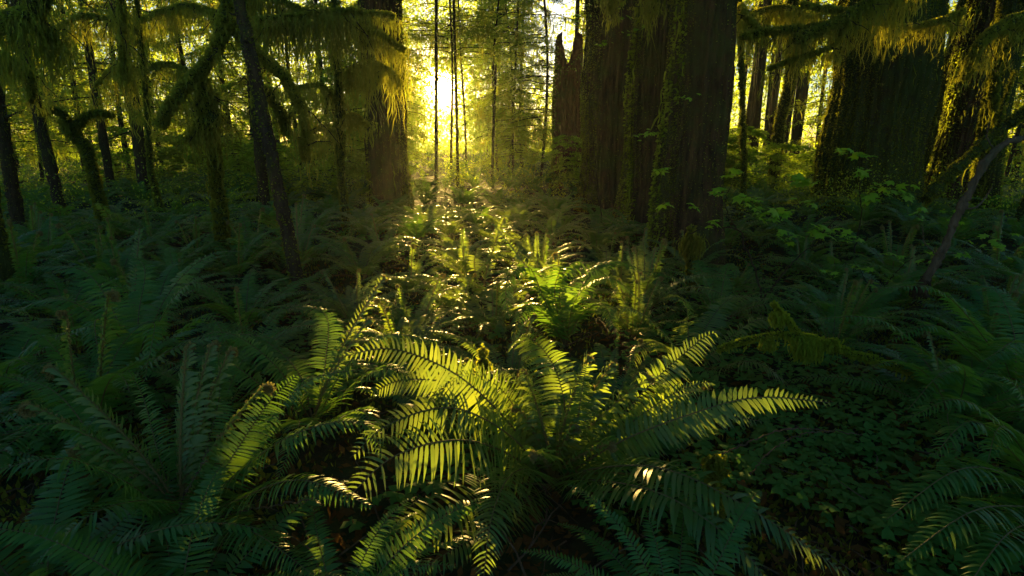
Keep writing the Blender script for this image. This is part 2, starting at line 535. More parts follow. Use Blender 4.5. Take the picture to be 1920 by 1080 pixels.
#HERO_START
G_F = 'sword ferns on the forest floor'
c1 = onfloor(1035, 915); c1[2] += 0.02
Yc = c1[1]
hero_fern('sunlit golden-edged sword fern in the centre foreground with several curled fiddleheads', c1, [
    ([(960, 800, Yc), (860, 705, Yc - .05), (740, 655, Yc - .1), (640, 668, Yc - .15)], 1.2, (.3, -.8, .8), .22),
    ([(960, 820, Yc - .1), (850, 765, Yc - .3), (730, 795, Yc - .4), (655, 860, Yc - .5)], 1.3, (.2, -.5, .9), .3),
    ([(950, 850, Yc - .15), (860, 825, Yc - .4), (740, 855, Yc - .55), (640, 945, Yc - .65)], 1.6, (.2, -.7, .8), .3),
    ([(965, 790, Yc + .2), (880, 725, Yc + .3), (760, 712, Yc + .35), (690, 740, Yc + .4)], 1.25, (.3, -.8, .7), .2),
    ([(1060, 790, Yc + .1), (1040, 690, Yc + .15), (990, 632, Yc + .1), (955, 655, Yc - .05)], 1.35, (0, 1, 0.6)),
    ([(1000, 800, Yc + .25), (965, 710, Yc + .3), (915, 680, Yc + .35)], 0.8),
    ([(1120, 830, Yc + .1), (1220, 720, Yc + .2), (1310, 640, Yc + .3), (1345, 622, Yc + .3)], 1.45, (0.4, -1, 0.6)),
    ([(1130, 840, Yc), (1200, 780, Yc), (1270, 735, Yc), (1330, 715, Yc)], 1.2, (0.3, -1, 0.5)),
    ([(1160, 830, Yc - .05), (1300, 775, Yc - .1), (1420, 745, Yc - .1), (1560, 755, Yc - .1)], 1.0, (-.3, -.7, .8), .25),
    ([(1110, 880, Yc - .2), (1240, 878, Yc - .45), (1400, 950, Yc - .65), (1600, 1085, Yc - .8)], 1.35),
    ([(1110, 900, Yc - .3), (1250, 930, Yc - .6), (1400, 1040, Yc - .8), (1480, 1180, Yc - .9)], 1.3),
    ([(990, 880, Yc - .2), (950, 900, Yc - .4), (920, 980, Yc - .65), (905, 1100, Yc - .8)], 1.2),
    ([(960, 910, Yc - .2), (860, 950, Yc - .45), (740, 1010, Yc - .6), (640, 1085, Yc - .7)], 1.35, (.2, -.3, .9), .25),
    ([(970, 950, Yc - .25), (900, 1000, Yc - .5), (800, 1060, Yc - .65), (720, 1120, Yc - .75)], 1.1),
    ([(985, 800, Yc + .15), (940, 730, Yc + .1), (880, 700, Yc), (820, 720, Yc - .1)], 1.1, (.3, -.7, .8), .2),
    ([(1020, 810, Yc + .1), (1000, 740, Yc), (975, 690, Yc - .05)], .7, (0, -1, .3)),
    ([(1075, 820, Yc), (1090, 740, Yc), (1100, 680, Yc)], .75, (0, -1, .3)),
    ([(1080, 820, Yc + .3), (1130, 740, Yc + .5), (1190, 690, Yc + .7)], 0.9),
    ([(1130, 860, Yc + .15), (1230, 810, Yc + .3), (1340, 780, Yc + .4), (1430, 790, Yc + .45)], 1.2, (-.3, -.7, .8), .25),
], [(905, 735, Yc + .1, 0, 0, 0, .017), (985, 700, Yc + .05, 0, 0, 0, .015), (972, 765, Yc, 0, 0, 0, .017), (1072, 800, Yc - .05, 0, 0, 0, .019),
    (1102, 672, Yc + .1, 0, 0, 0, .012), (1147, 685, Yc + .1, 0, 0, 0, .012), (1218, 708, Yc + .1, 0, 0, 0, .014), (1142, 832, Yc - .2, 0, 0, 0, .022),
    (1325, 722, Yc + .1, 0, 0, 0, .013), (1000, 850, Yc - .4, 0, 0, 0, .014), (1200, 890, Yc - .3, 0, 0, 0, .018)])

c2 = onfloor(345, 985); Y2 = c2[1]
hero_fern('large dark fern in the left foreground with tall upright fronds and thin curled croziers', c2, [
    ([(250, 880, Y2), (140, 800, Y2 - .05), (20, 800, Y2 - .1)], 1.1),
    ([(230, 900, Y2 - .1), (110, 860, Y2 - .25), (-40, 890, Y2 - .35)], 1.2),
    ([(300, 860, Y2 + .1), (270, 750, Y2 + .2), (240, 690, Y2 + .2)], 1.1, (0, 1, .5)),
    ([(345, 850, Y2 + .1), (350, 740, Y2 + .2), (345, 660, Y2 + .2)], .85, (0, 1, .4)),
    ([(380, 860, Y2 + .1), (410, 750, Y2 + .2), (410, 660, Y2 + .25)], .85, (0, 1, .4)),
    ([(420, 880, Y2), (500, 760, Y2 + .1), (560, 700, Y2 + .15)], 1.1, (0, 1, .6)),
    ([(430, 900, Y2), (540, 820, Y2), (660, 790, Y2 + .05), (740, 830, Y2 + .05)], 1.1),
    ([(440, 940, Y2 - .1), (560, 900, Y2 - .2), (700, 950, Y2 - .3)], 1.1),
    ([(300, 940, Y2 - .15), (180, 960, Y2 - .4), (60, 1060, Y2 - .5)], 1.2),
    ([(400, 980, Y2 - .15), (480, 1000, Y2 - .3), (590, 1080, Y2 - .45)], 1.1),
    ([(200, 850, Y2 + .2), (110, 740, Y2 + .4), (20, 700, Y2 + .5)], 1.0),
    ([(450, 860, Y2 + .3), (570, 720, Y2 + .5), (690, 690, Y2 + .6)], 1.0),
], [(395, 650, Y2 + .2, 0, 0, 0, .02), (350, 655, Y2 + .15, 0, 0, 0, .02), (495, 725, Y2 + .05, 0, 0, 0, .02), (100, 690, Y2 + .1, 0, 0, 0, .026),
    (60, 760, Y2 - .1, 0, 0, 0, .028), (150, 840, Y2 - .1, 0, 0, 0, .024), (430, 660, Y2 + .25, 0, 0, 0, .018)], dark=True)

c3 = onfloor(590, 800); Y3 = c3[1]
hero_fern('arching fern with bright green tips just left of the sunlit centre fern', c3, [
    ([(520, 690, Y3), (430, 625, Y3), (345, 640, Y3 - .1)], 1.15),
    ([(500, 730, Y3 - .1), (400, 668, Y3 - .1), (300, 700, Y3 - .1)], 1.1),
    ([(640, 700, Y3), (720, 630, Y3 + .05), (830, 640, Y3 + .1)], 1.15),
    ([(610, 680, Y3 + .2), (610, 590, Y3 + .4), (540, 570, Y3 + .5)], 1.0),
    ([(640, 740, Y3 - .1), (720, 690, Y3 - .15), (790, 720, Y3 - .2)], 1.1),
    ([(560, 790, Y3 - .25), (560, 800, Y3 - .55), (520, 900, Y3 - .75)], 1.1),
    ([(630, 790, Y3 - .2), (680, 770, Y3 - .5), (720, 860, Y3 - .7)], 1.0),
    ([(560, 700, Y3 + .2), (500, 640, Y3 + .4), (430, 600, Y3 + .5)], 1.0),
], [(690, 600, Y3 + .3, 0, 0, 0, .02), (720, 520, Y3 + .8, 0, 0, 0, .02)], dark=True)

c4 = onfloor(1980, 960); Y4 = c4[1]
hero_fern('dark fern at the right edge of the foreground reaching its fronds leftwards', c4, [
    ([(1900, 820, Y4), (1800, 750, Y4), (1700, 785, Y4)], 1.15),
    ([(1900, 850, Y4 - .1), (1820, 790, Y4 - .1), (1745, 860, Y4 - .15)], 1.2),
    ([(1910, 900, Y4 - .2), (1800, 880, Y4 - .3), (1660, 975, Y4 - .4)], 1.25),
    ([(1920, 950, Y4 - .3), (1820, 960, Y4 - .5), (1690, 1050, Y4 - .6)], 1.25),
    ([(1950, 820, Y4 + .1), (1900, 720, Y4 + .2), (1830, 700, Y4 + .3)], 1.1),
    ([(2040, 820, Y4 + .1), (2100, 780, Y4 + .1), (2200, 850, Y4 + .1)], 1.1),
    ([(1930, 980, Y4 - .35), (1880, 1010, Y4 - .6), (1800, 1120, Y4 - .7)], 1.2),
    ([(1960, 860, Y4), (1880, 800, Y4 - .1), (1850, 870, Y4 - .2)], 1.1),
], dark=True)
c5 = onfloor(1905, 735); Y5 = c5[1]
hero_fern('teal green arching fern in front of the fallen grey branch', c5, [
    ([(1850, 640, Y5), (1760, 545, Y5), (1640, 540, Y5)], 1.3),
    ([(1830, 670, Y5 - .1), (1750, 610, Y5 - .2), (1665, 640, Y5 - .25)], 1.4),
    ([(1880, 660, Y5 - .1), (1900, 640, Y5 - .3), (1840, 680, Y5 - .5)], 1.2),
    ([(1900, 620, Y5 + .2), (1860, 540, Y5 + .5), (1780, 540, Y5 + .7)], 1.1),
    ([(1960, 640, Y5 + .1), (2030, 600, Y5 + .2), (2120, 660, Y5 + .2)], 1.2),
    ([(1840, 710, Y5 - .3), (1770, 700, Y5 - .6), (1700, 770, Y5 - .8)], 1.1),
    ([(1780, 690, Y5 - .1), (1650, 600, Y5 - .1), (1510, 600, Y5 - .1)], 1.2),
], dark=True)
c6 = onfloor(1060, 650); Y6 = c6[1]
hero_fern('rounded blue-green fern in the middle, right behind the sunlit one', c6, [
    ([(1020, 560, Y6), (990, 500, Y6 - .1), (950, 530, Y6 - .3), (955, 600, Y6 - .4)], 1.2),
    ([(1050, 540, Y6), (1080, 490, Y6), (1140, 520, Y6), (1180, 580, Y6)], 1.3),
    ([(1040, 550, Y6), (1050, 500, Y6 - .2), (1010, 510, Y6 - .5)], 1.1),
    ([(1080, 560, Y6 - .1), (1140, 520, Y6 - .2), (1210, 570, Y6 - .3)], 1.2),
    ([(1090, 590, Y6 - .1), (1130, 570, Y6 - .4), (1160, 640, Y6 - .6)], 1.1),
    ([(1030, 600, Y6 - .2), (990, 570, Y6 - .5), (960, 640, Y6 - .7)], 1.2),
    ([(1090, 540, Y6 + .2), (1150, 490, Y6 + .5), (1230, 520, Y6 + .6)], 1.1),
    ([(1030, 540, Y6 + .2), (980, 500, Y6 + .5), (900, 520, Y6 + .6)], 1.1),
], [(1045, 480, Y6 + .1, 0, 0, 0, .025), (925, 420, Y6 + 1.2, 0, 0, 0, .03)], dark=True)
c7 = onfloor(905, 560); Y7 = c7[1]
hero_fern('small fern whose thin arching fronds are rimmed with gold light below the sun', c7, [
    ([(880, 520, Y7), (850, 480, Y7), (800, 460, Y7), (780, 475, Y7)], 0.9),
    ([(870, 520, Y7 - .1), (840, 495, Y7 - .1), (790, 475, Y7 - .1)], 0.8),
    ([(890, 500, Y7), (900, 460, Y7), (950, 458, Y7), (1000, 490, Y7)], 0.9),
    ([(890, 520, Y7), (930, 475, Y7), (990, 478, Y7)], 0.8),
    ([(900, 540, Y7 - .3), (850, 520, Y7 - .6), (790, 560, Y7 - .8)], 1.0),
    ([(930, 540, Y7 - .3), (960, 530, Y7 - .6), (990, 580, Y7 - .8)], 1.0),
], [(778, 458, Y7 + .3, 0, 0, 0, .03), (945, 410, Y7 + .6, 0, 0, 0, .03)])
c8 = onfloor(1290, 690); Y8 = c8[1]
hero_fern('fern with one bowed green frond beside the mossy fallen branch', c8, [
    ([(1240, 620, Y8), (1180, 578, Y8), (1100, 590, Y8)], 1.2),
    ([(1290, 610, Y8 + .1), (1280, 560, Y8 + .1), (1240, 560, Y8)], 1.2),
    ([(1320, 620, Y8 + .2), (1370, 560, Y8 + .4), (1440, 560, Y8 + .5)], 1.2),
    ([(1340, 660, Y8), (1420, 600, Y8), (1520, 620, Y8)], 1.2),
    ([(1270, 670, Y8 - .2), (1220, 640, Y8 - .4), (1170, 700, Y8 - .6)], 1.1),
    ([(1340, 690, Y8 - .2), (1420, 680, Y8 - .4), (1500, 740, Y8 - .5)], 1.1),
])
c9 = onfloor(255, 700); Y9 = c9[1]
hero_fern('broad fern with drooping fronds at left, behind the upright dark one', c9, [
    ([(200, 610, Y9), (110, 560, Y9), (10, 590, Y9)], 1.2),
    ([(220, 600, Y9), (160, 510, Y9 + .1), (60, 500, Y9 + .2)], 1.2),
    ([(260, 590, Y9 + .2), (270, 500, Y9 + .5), (220, 470, Y9 + .6)], 1.1),
    ([(300, 600, Y9), (360, 530, Y9 + .1), (430, 560, Y9 + .1)], 1.2),
    ([(320, 640, Y9 - .2), (390, 590, Y9 - .3), (430, 650, Y9 - .4)], 1.1),
    ([(230, 640, Y9 - .3), (180, 600, Y9 - .6), (190, 700, Y9 - .9)], 1.1),
    ([(270, 640, Y9 - .4), (290, 610, Y9 - .8), (270, 720, Y9 - 1.)], 1.1),
    ([(180, 650, Y9 - .2), (90, 630, Y9 - .4), (0, 700, Y9 - .5)], 1.2),
    ([(310, 560, Y9 + .4), (390, 480, Y9 + .8), (480, 470, Y9 + 1.)], 1.1),
], [(262, 430, Y9 + 1.6, 0, 0, 0, .03)], dark=True)
HEROES = [(c1, .85), (c2, .8), (c3, .6), (c4, .7), (c5, .7), (c6, .6), (c7, .5), (c8, .6), (c9, .7)]
#HERO_END

# ------------------------------------------------------------------ trees
def trunk_path(base, top, n=40, bend=0.0, rs=None):
    rs = rs or rng
    t = np.linspace(0, 1, n)[:, None]
    P = base + (top - base) * t
    ph = rs.random(2) * 6.28
    P[:, 0] += bend * np.sin(t[:, 0] * 5 + ph[0]) * t[:, 0] ** 0.5
    P[:, 1] += bend * np.sin(t[:, 0] * 4 + ph[1]) * t[:, 0] ** 0.5
    return P

def big_trunk(base, top, r0, r1, flare=0.5, seg=168, rings=190, flutes=5, rs=None, rough=0.05, jag=False, fl_h=1.1):
    """tapered trunk with a fluted root flare and uneven bark ridges"""
    rs = rs or rng
    base = np.asarray(base, float); top = np.asarray(top, float)
    H = np.linalg.norm(top - base)
    u = np.linspace(0, 1, rings) ** 1.5
    h = u * H
    C = base + (top - base) * u[:, None]
    a = np.linspace(0, 2 * np.pi, seg, endpoint=False)
    ph = rs.random(8) * 6.28
    r = r0 + (r1 - r0) * u
    fl = flare * np.exp(-h / (fl_h * 0.55))
    lobes = sum(np.cos(k * a + ph[k % 8]) / (1 + 0.3 * k) for k in (3, flutes, flutes + 2)) / 1.6
    rr = r[:, None] * (1 + 0.05 * lobes[None]) + r0 * fl[:, None] * (0.65 + 0.6 * lobes[None])
    tw = h[:, None] * 0.25
    for k, am in ((9, .018), (17, .022), (29, .026), (43, .016)):
        rr += r0 * am * np.cos(k * a[None] + ph[k % 8] + tw + 0.9 * np.sin(h[:, None] * 1.1 + ph[2]))
    lo = rs.standard_normal((rings, seg)) * rough * r0 * 0.25
    rr += lo
    rr += r0 * 0.06 * np.sin(h[:, None] * 2.3 + np.cos(a)[None] * 2 + ph[4])
    X = C[:, None, 0] + rr * np.cos(a)[None]; Y = C[:, None, 1] + rr * np.sin(a)[None]
    Z = np.repeat(C[:, 2:3], seg, 1)
    if jag:
        k = int(rings * 0.86)
        j = np.linspace(0, 1, rings - k)[:, None]
        Z[k:] = Z[k:k + 1] + (Z[k:] - Z[k:k + 1]) * (0.35 + 1.2 * (0.5 + 0.5 * np.cos(a * 2 + ph[5]))[None] * (0.6 + 0.4 * rs.random(seg))[None])
        X[-1] = C[-1, 0] + (X[-1] - C[-1, 0]) * 0.5; Y[-1] = C[-1, 1] + (Y[-1] - C[-1, 1]) * 0.5
    Z[0] -= 0.3
    mb = MB(); mb.grid(np.stack([X, Y, Z], -1))
    return mb, np.stack([X, Y, Z], -1)

def fuzz_on_grid(G, count, size, droop=0.6, zmax=None, rs=None, sel=None, hang=0):
    """moss tufts over a trunk surface; sel(points)->weight"""
    rs = rs or rng
    r, k, _ = G.shape
    i = rs.integers(0, r - 1, count * 3); j = rs.integers(0, k, count * 3)
    ua = rs.random((count * 3, 1)); ub = rs.random((count * 3, 1)); j2 = (j + 1) % k
    p = G[i, j] * (1 - ua) * (1 - ub) + G[i + 1, j] * ua * (1 - ub) + G[i, j2] * (1 - ua) * ub + G[i + 1, j2] * ua * ub
    c = G[i].mean(1)
    if zmax is not None:
        m = p[:, 2] < zmax; p = p[m]; c = c[m]
    if sel is not None:
        m = rs.random(len(p)) < sel(p, nrm(p - c)); p = p[m]; c = c[m]
    p = p[:count]; c = c[:count]; n = len(p)
    d = nrm(p - c)
    dirv = nrm(d + rs.standard_normal((n, 3)) * 0.45 + np.array([0, 0, -droop]))
    ln = size * (0.4 + rs.random(n) * 1.2)
    tip = p + dirv * ln[:, None]
    side = nrm(np.cross(dirv, rs.standard_normal((n, 3)))) * (ln * 0.3)[:, None]
    mid = (p + tip) / 2
    mb = MB()
    mb.add(np.stack([p - d * 0.01, mid + side, tip, mid - side], 1).reshape(-1, 3), np.arange(n * 4).reshape(-1, 4))
    if hang:
        q = rs.integers(0, n, hang)
        strands(mb, p[q] + d[q] * 0.02, 0.12 + 0.5 * rs.random(hang) ** 2, 0.012, 0, rs=rs)
    return mb

def crown_leaves(mb, H0, H1, rad0, rad1, nb, per, leaf, rs, droop=0.25, mat=0, moss=0, mosslen=0.5, mossmat=1, stem=0.02, barkmat=2):
    """drooping boughs carrying flat sprays of small leaf faces"""
    LV = []
    for b in range(nb):
        u = rs.random()
        h = H0 + (H1 - H0) * u
        L = (rad0 + (rad1 - rad0) * u) * (0.55 + 0.6 * rs.random())
        az = rs.random() * 2 * np.pi
        t = np.linspace(0, 1, 8)
        up = rs.uniform(-0.1, 0.35)
        P = np.stack([np.cos(az) * L * t, np.sin(az) * L * t, h + L * (up * t - (droop + up) * t ** 2)], 1)
        P[1:, :2] += rs.standard_normal((7, 2)) * 0.04 * L
        tube(mb, P, np.linspace(stem, stem * 0.2, 8), 4, barkmat, 0, rs)
        n = per
        tt = 0.12 + 0.88 * rs.random(n) ** 0.8
        k = np.minimum((tt * 7).astype(int), 6); f = (tt * 7 - k)[:, None]
        c = P[k] * (1 - f) + P[k + 1] * f
        sd = np.array([-np.sin(az), np.cos(az), 0])
        fw = np.array([np.cos(az), np.sin(az), 0])
        # clump the sprays along twiglets
        tw = np.round(tt * 14) / 14
        sgn = np.where(rs.random(n) < 0.5, -1, 1)
        off = rs.random(n) ** 0.7 * L * 0.38 * (1.05 - tw)
        c = c + sd * (sgn * off)[:, None] + fw * (off * 0.5)[:, None]
        c[:, 2] -= off * 0.35 + rs.random(n) * 0.05 * L
        c += rs.standard_normal((n, 3)) * 0.03 * L
        d = nrm(sd[None] * sgn[:, None] + fw[None] * 0.8 + rs.standard_normal((n, 3)) * 0.35 + np.array([0, 0, -0.35]))
        nn = nrm(np.array([0, 0, 1.0]) + rs.standard_normal((n, 3)) * 0.55)
        s = nrm(np.cross(d, nn))
        l = leaf * (0.6 + 0.9 * rs.random(n))
        tip = c + d * l[:, None]; mid = c + d * (l * 0.45)[:, None]; wv = s * (l * 0.28)[:, None]
        LV.append(np.stack([c, mid + wv, tip, mid - wv], 1).reshape(-1, 3))
        if moss:
            hang_moss(mb, P, moss, mosslen, per=5, spread=0.06, width=0.012 if leaf < 0.08 else 0.02, mat=mossmat, rs=rs, t0=0.1)
    V = np.concatenate(LV)
    mb.add(V, np.arange(len(V)).reshape(-1, 4), mat)

CM = [M['needle'], M['lichen'], M['bark_thin']]
CB = [M['broad'], M['lichen'], M['bark_thin']]
rc = np.random.default_rng(5)
def mk_crown(name, mats, **k):
    mb = MB(); crown_leaves(mb, rs=rc, **k); return mb.mesh(name, mats)
CROWN_MID = [mk_crown('crown', CM, H0=1.5, H1=9.0, rad0=2.3, rad1=1.2, nb=50, per=190, leaf=0.07, moss=7, mosslen=0.7),
             mk_crown('crown', CM, H0=2.2, H1=10.0, rad0=2.6, rad1=1.3, nb=50, per=190, leaf=0.07, moss=9, mosslen=0.9),
             mk_crown('crown', CB, H0=1.0, H1=6.0, rad0=2.0, rad1=1.3, nb=55, per=280, leaf=0.08, moss=4, mosslen=0.4)]
CROWN_FAR = [mk_crown('crown', CM, H0=1.0, H1=20, rad0=3.6, rad1=1.2, nb=110, per=75, leaf=0.18, moss=3, mosslen=1.1, stem=0.03),
             mk_crown('crown', CM, H0=3.0, H1=22, rad0=3.2, rad1=1.4, nb=90, per=75, leaf=0.18, moss=4, mosslen=1.4, stem=0.03),
             mk_crown('crown', CB, H0=0.6, H1=12, rad0=3.2, rad1=2.0, nb=90, per=100, leaf=0.16, moss=2, mosslen=0.7, stem=0.03),
             mk_crown('crown', CM, H0=6.0, H1=24, rad0=2.8, rad1=1.2, nb=60, per=70, leaf=0.18, moss=4, mosslen=1.4, stem=0.03)]
CROWN_LACE = [mk_crown('crown', CM, H0=1.3, H1=9.0, rad0=2.2, rad1=1.2, nb=60, per=300, leaf=0.06, moss=5, mosslen=0.8),
              mk_crown('crown', CM, H0=1.6, H1=9.0, rad0=2.5, rad1=1.4, nb=60, per=260, leaf=0.065, moss=9, mosslen=0.9),
              mk_crown('crown', CB, H0=0.6, H1=6.0, rad0=1.9, rad1=1.3, nb=60, per=260, leaf=0.065, moss=3, mosslen=0.4)]
CROWN_THIN = [mk_crown('crown', CM, H0=1.0, H1=9.0, rad0=2.0, rad1=1.3, nb=46, per=130, leaf=0.09, moss=7, mosslen=0.7),
             mk_crown('crown', CB, H0=0.6, H1=9.0, rad0=2.2, rad1=1.5, nb=40, per=120, leaf=0.10, moss=6, mosslen=0.6)]
CROWN_HIGH = [mk_crown('crown', CM, H0=4.7, H1=11.5, rad0=2.5, rad1=1.4, nb=75, per=200, leaf=0.07, droop=.12, moss=8, mosslen=0.5)]
CANOPY = [mk_crown('crown', CM, H0=9.0, H1=26, rad0=6.0, rad1=3.0, nb=120, per=240, leaf=0.26, moss=3, mosslen=1.2, stem=0.07)]

def thin_trunk_mesh(H, r0, r1, bend, rs, stubs=0, mat='bark_thin'):
    P = trunk_path(np.zeros(3), np.array([0, 0, H]), 30, bend, rs)
    P[0, 2] -= 0.3
    mb = MB(); tube(mb, P, np.linspace(r0, r1, 30), 10, 0, 0.05, rs, up=(0, 1, 0.01))
    for i in range(stubs):
        k = rs.integers(2, 24); a = rs.random() * 6.28; L = rs.uniform(0.3, 1.1)
        q = P[k] + np.array([np.cos(a), np.sin(a), rs.uniform(-.3, .3)]) * (L * np.linspace(0, 1, 5))[:, None]
        q[:, 2] -= 0.15 * np.linspace(0, 1, 5) ** 2
        tube(mb, q, np.linspace(0.018, 0.006, 5), 5, 0, 0.1, rs)
    return mb.mesh('trunk', [M[mat]], True)
TRUNK_MID = [thin_trunk_mesh(12, 0.11, 0.04, 0.25, rc, 14), thin_trunk_mesh(12, 0.15, 0.05, 0.15, rc, 10)]
TRUNK_SLIM = thin_trunk_mesh(12, 0.055, 0.025, 0.35, rc, 16)
TRUNK_FAR = [thin_trunk_mesh(24, 0.13, 0.05, 0.3, rc, 12), thin_trunk_mesh(24, 0.17, 0.06, 0.4, rc, 10), thin_trunk_mesh(24, 0.12, 0.05, 0.4, rc, 16)]

# -- the great trunks
def great_tree(name, label, px, Y, r0, r1, flare, mat, H=26, lean=(0, 0), moss_side=None, fz=9000, crown=True, hang=60, flutes=5, seed=1, cat='tree', mossmat='moss', fsize=0.032, strip=0, fl_h=1.1):
    rs = np.random.default_rng(seed)
    b = floor_at(px, Y)
    t = thing(name, b, label, cat, None)
    mb, G = big_trunk((0, 0, 0), (lean[0], lean[1], H), r0, r1, flare, rs=rs, flutes=flutes, fl_h=fl_h)
    obj('trunk', mb.mesh('trunk', [M[mat]], True), t)
    fb = fuzz_on_grid(G, fz, fsize, zmax=7.5, rs=rs, sel=moss_side, hang=hang)
    obj('moss', fb.mesh('moss', [M[mossmat]]), t)
    if strip:  # real moss, coloured brighter to stand for light along the trunk edge
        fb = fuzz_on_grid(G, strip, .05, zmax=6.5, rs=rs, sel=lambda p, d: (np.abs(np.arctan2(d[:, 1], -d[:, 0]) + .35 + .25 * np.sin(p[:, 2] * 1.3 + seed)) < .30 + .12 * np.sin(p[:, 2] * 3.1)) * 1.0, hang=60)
        o = obj('moss', fb.mesh('moss', [M['moss_lit']]), t); o['label'] = 'moss painted a lit-up green running up the left edge'
    if crown:
        obj('crown', CANOPY[0], t, (lean[0] * .6, lean[1] * .6, 0), Euler((0, 0, rs.random() * 6.28)))
    return t, G, b

def rim(side, base=0.25):
    # moss thicker on one flank and in patches
    def f(p, d):
        w_ = np.clip((d[:, 0] * side - .45) * 2.5, 0, 1)
        patch = 0.5 + 0.5 * np.sin(p[:, 2] * 1.7 + d[:, 1] * 3) * np.cos(p[:, 2] * 0.6 + 1)
        return np.clip(base * patch + 0.9 * w_, 0, 1)
    return f

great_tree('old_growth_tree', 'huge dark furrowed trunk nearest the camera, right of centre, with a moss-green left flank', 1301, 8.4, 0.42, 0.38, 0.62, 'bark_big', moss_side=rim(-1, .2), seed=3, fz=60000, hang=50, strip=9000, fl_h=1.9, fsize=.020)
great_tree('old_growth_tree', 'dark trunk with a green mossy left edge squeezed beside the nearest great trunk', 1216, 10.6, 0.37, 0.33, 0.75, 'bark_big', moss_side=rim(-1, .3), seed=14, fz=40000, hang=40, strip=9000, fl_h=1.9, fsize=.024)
great_tree('old_growth_tree', 'broad shaded brown trunk between the broken snag and the mossy-edged trunk', 1148, 14.0, 0.72, 0.68, 0.15, 'bark_big', moss_side=rim(-1, .15), seed=4, fz=50000, hang=60, fsize=.028)
great_tree('old_growth_tree', 'very wide mossy trunk at right, behind the bright maple leaves', 1636, 13.0, 0.96, 0.86, 0.25, 'bark_mossy', moss_side=rim(-1, .7), seed=5, fz=60000, hang=420, flutes=4, fsize=.034)
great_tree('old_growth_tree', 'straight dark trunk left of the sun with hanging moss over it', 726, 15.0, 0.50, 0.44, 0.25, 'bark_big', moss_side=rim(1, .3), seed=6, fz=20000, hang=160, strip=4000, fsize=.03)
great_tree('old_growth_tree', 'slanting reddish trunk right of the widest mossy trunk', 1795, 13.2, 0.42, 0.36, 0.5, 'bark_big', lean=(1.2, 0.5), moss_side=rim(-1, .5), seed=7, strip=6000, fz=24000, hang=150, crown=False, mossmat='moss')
great_tree('old_growth_tree', 'mossy trunk near the right edge, half hidden by a drooping limb', 1868, 11.5, 0.22, 0.17, 0.5, 'bark_mossy', lean=(-1.0, 0.4), moss_side=rim(-1, .8), seed=8, fz=22000, hang=150, crown=False)
great_tree('old_growth_tree', 'slim moss-coated trunk leaning behind the slanting reddish one', 1735, 15.5, 0.25, 0.2, 0.5, 'bark_mossy', lean=(3.0, 0.4), moss_side=rim(-1, .9), seed=9, fz=18000, hang=100, crown=False)

# broken snag
rs = np.random.default_rng(21)
bs = floor_at(1064, 18.5)
sn = thing('broken_snag', bs, 'broken reddish dead trunk with a splintered top standing left of the broad shaded trunk', 'dead tree')
mb, G = big_trunk((0, 0, 0), (-0.05, 0, 4.25), 0.47, 0.40, 0.25, seg=60, rings=70, rs=rs, jag=True)
obj('trunk', mb.mesh('trunk', [M['bark_red']], True), sn)
obj('moss', fuzz_on_grid(G, 3500, 0.05, rs=rs, sel=rim(-1, .3), hang=30).mesh('moss', [M['moss']]), sn)

# -- thin trunks and saplings, traced as leaning poles
def sapling(label, pts, r0, r1, mat='bark_thin', fz=1200, stubs=4, seed=1, hang=0, hl=0.4, name='sapling', cat='tree', crown=None, group=None, fsize=.025, mossy='moss'):
    rs = np.random.default_rng(seed)
    W = [at(*p) for p in pts]
    base = W[0].copy(); base[2] = float(gz(base[0], base[1]))
    W[0] = base
    t = thing(name, base, label, cat, group)
    P = resample([q - base for q in W], 60)
    P[1:-1] += rs.standard_normal((58, 3)) * 0.004
    P[0, 2] -= 0.15
    rad = np.linspace(r0, r1, 60) * (1 + 0.05 * np.sin(np.linspace(0, 30, 60)))
    rad[:4] *= np.array([1.5, 1.3, 1.15, 1.05])
    mb = MB(); tube(mb, P, rad, 12, 0, 0.05, rs, up=(0, 1, 0.05))
    obj('trunk', mb.mesh('trunk', [M[mat]], True), t)
    for i in range(stubs):
        k = rs.integers(15, 57); a = rs.random() * 6.28; L = rs.uniform(0.12, 0.5)
        q = P[k] + np.array([np.cos(a), np.sin(a) * .4, rs.uniform(-.2, .3)]) * (L * np.linspace(0, 1, 7))[:, None]
        q += rs.standard_normal((7, 3)) * 0.008
        m2 = MB(); tube(m2, q, np.linspace(r1 * .35, .004, 7), 6, 0, .1, rs)
        obj('branch', m2.mesh('branch', [M[mat]], True), t)
    m3 = MB(); fuzz_on_tube(m3, P, rad, fz, fsize, 0, 0.4, rs)
    if hang: hang_moss(m3, P, hang, hl, rs=rs, t0=.3)
    obj('moss', m3.mesh('moss', [M[mossy]]), t)
    if crown is not None:
        obj('crown', crown, t, (W[-1] - base) * np.array([1, 1, 0]) * .8, Euler((0, 0, rs.random() * 6)), 1.0)
    return t, P + base

sapling('bare dark sapling leaning left across the whole left half, standing in the ferns', [(566, 560, 5.75), (540, 440, 5.8), (510, 300, 5.9), (478, 140, 6.0), (450, 10, 6.1), (420, -150, 6.2)], .072, .055, seed=31, stubs=7, fz=1800)
sapling('thin dark tree at far left with a lichen-grey bark, tilting outwards', [(108, 360, 11), (80, 250, 11), (50, 120, 11), (20, -60, 11)], .10, .08, seed=32, hang=30, hl=.6)
sapling('slender straight tree standing alone in the bright gap at left', [(200, 300, 16), (182, 190, 16), (162, 60, 16), (148, -80, 16)], .11, .09, seed=33, hang=20, hl=.6)
sapling('dim pole tree behind the leaning sapling', [(492, 345, 12.5), (485, 260, 12.5), (478, 150, 12.5), (470, -40, 12.5)], .12, .10, seed=34, hang=40, hl=.5)
sapling('small leaning dead stub at the left edge under the fern shade', [(14, 330, 9), (4, 240, 9), (-10, 120, 9)], .10, .08, seed=35, hang=14)
sapling('slim tree silhouetted directly under the sun', [(818, 340, 22), (818, 250, 22), (818, 120, 22), (818, -60, 22)], .07, .055, seed=36, fz=900)
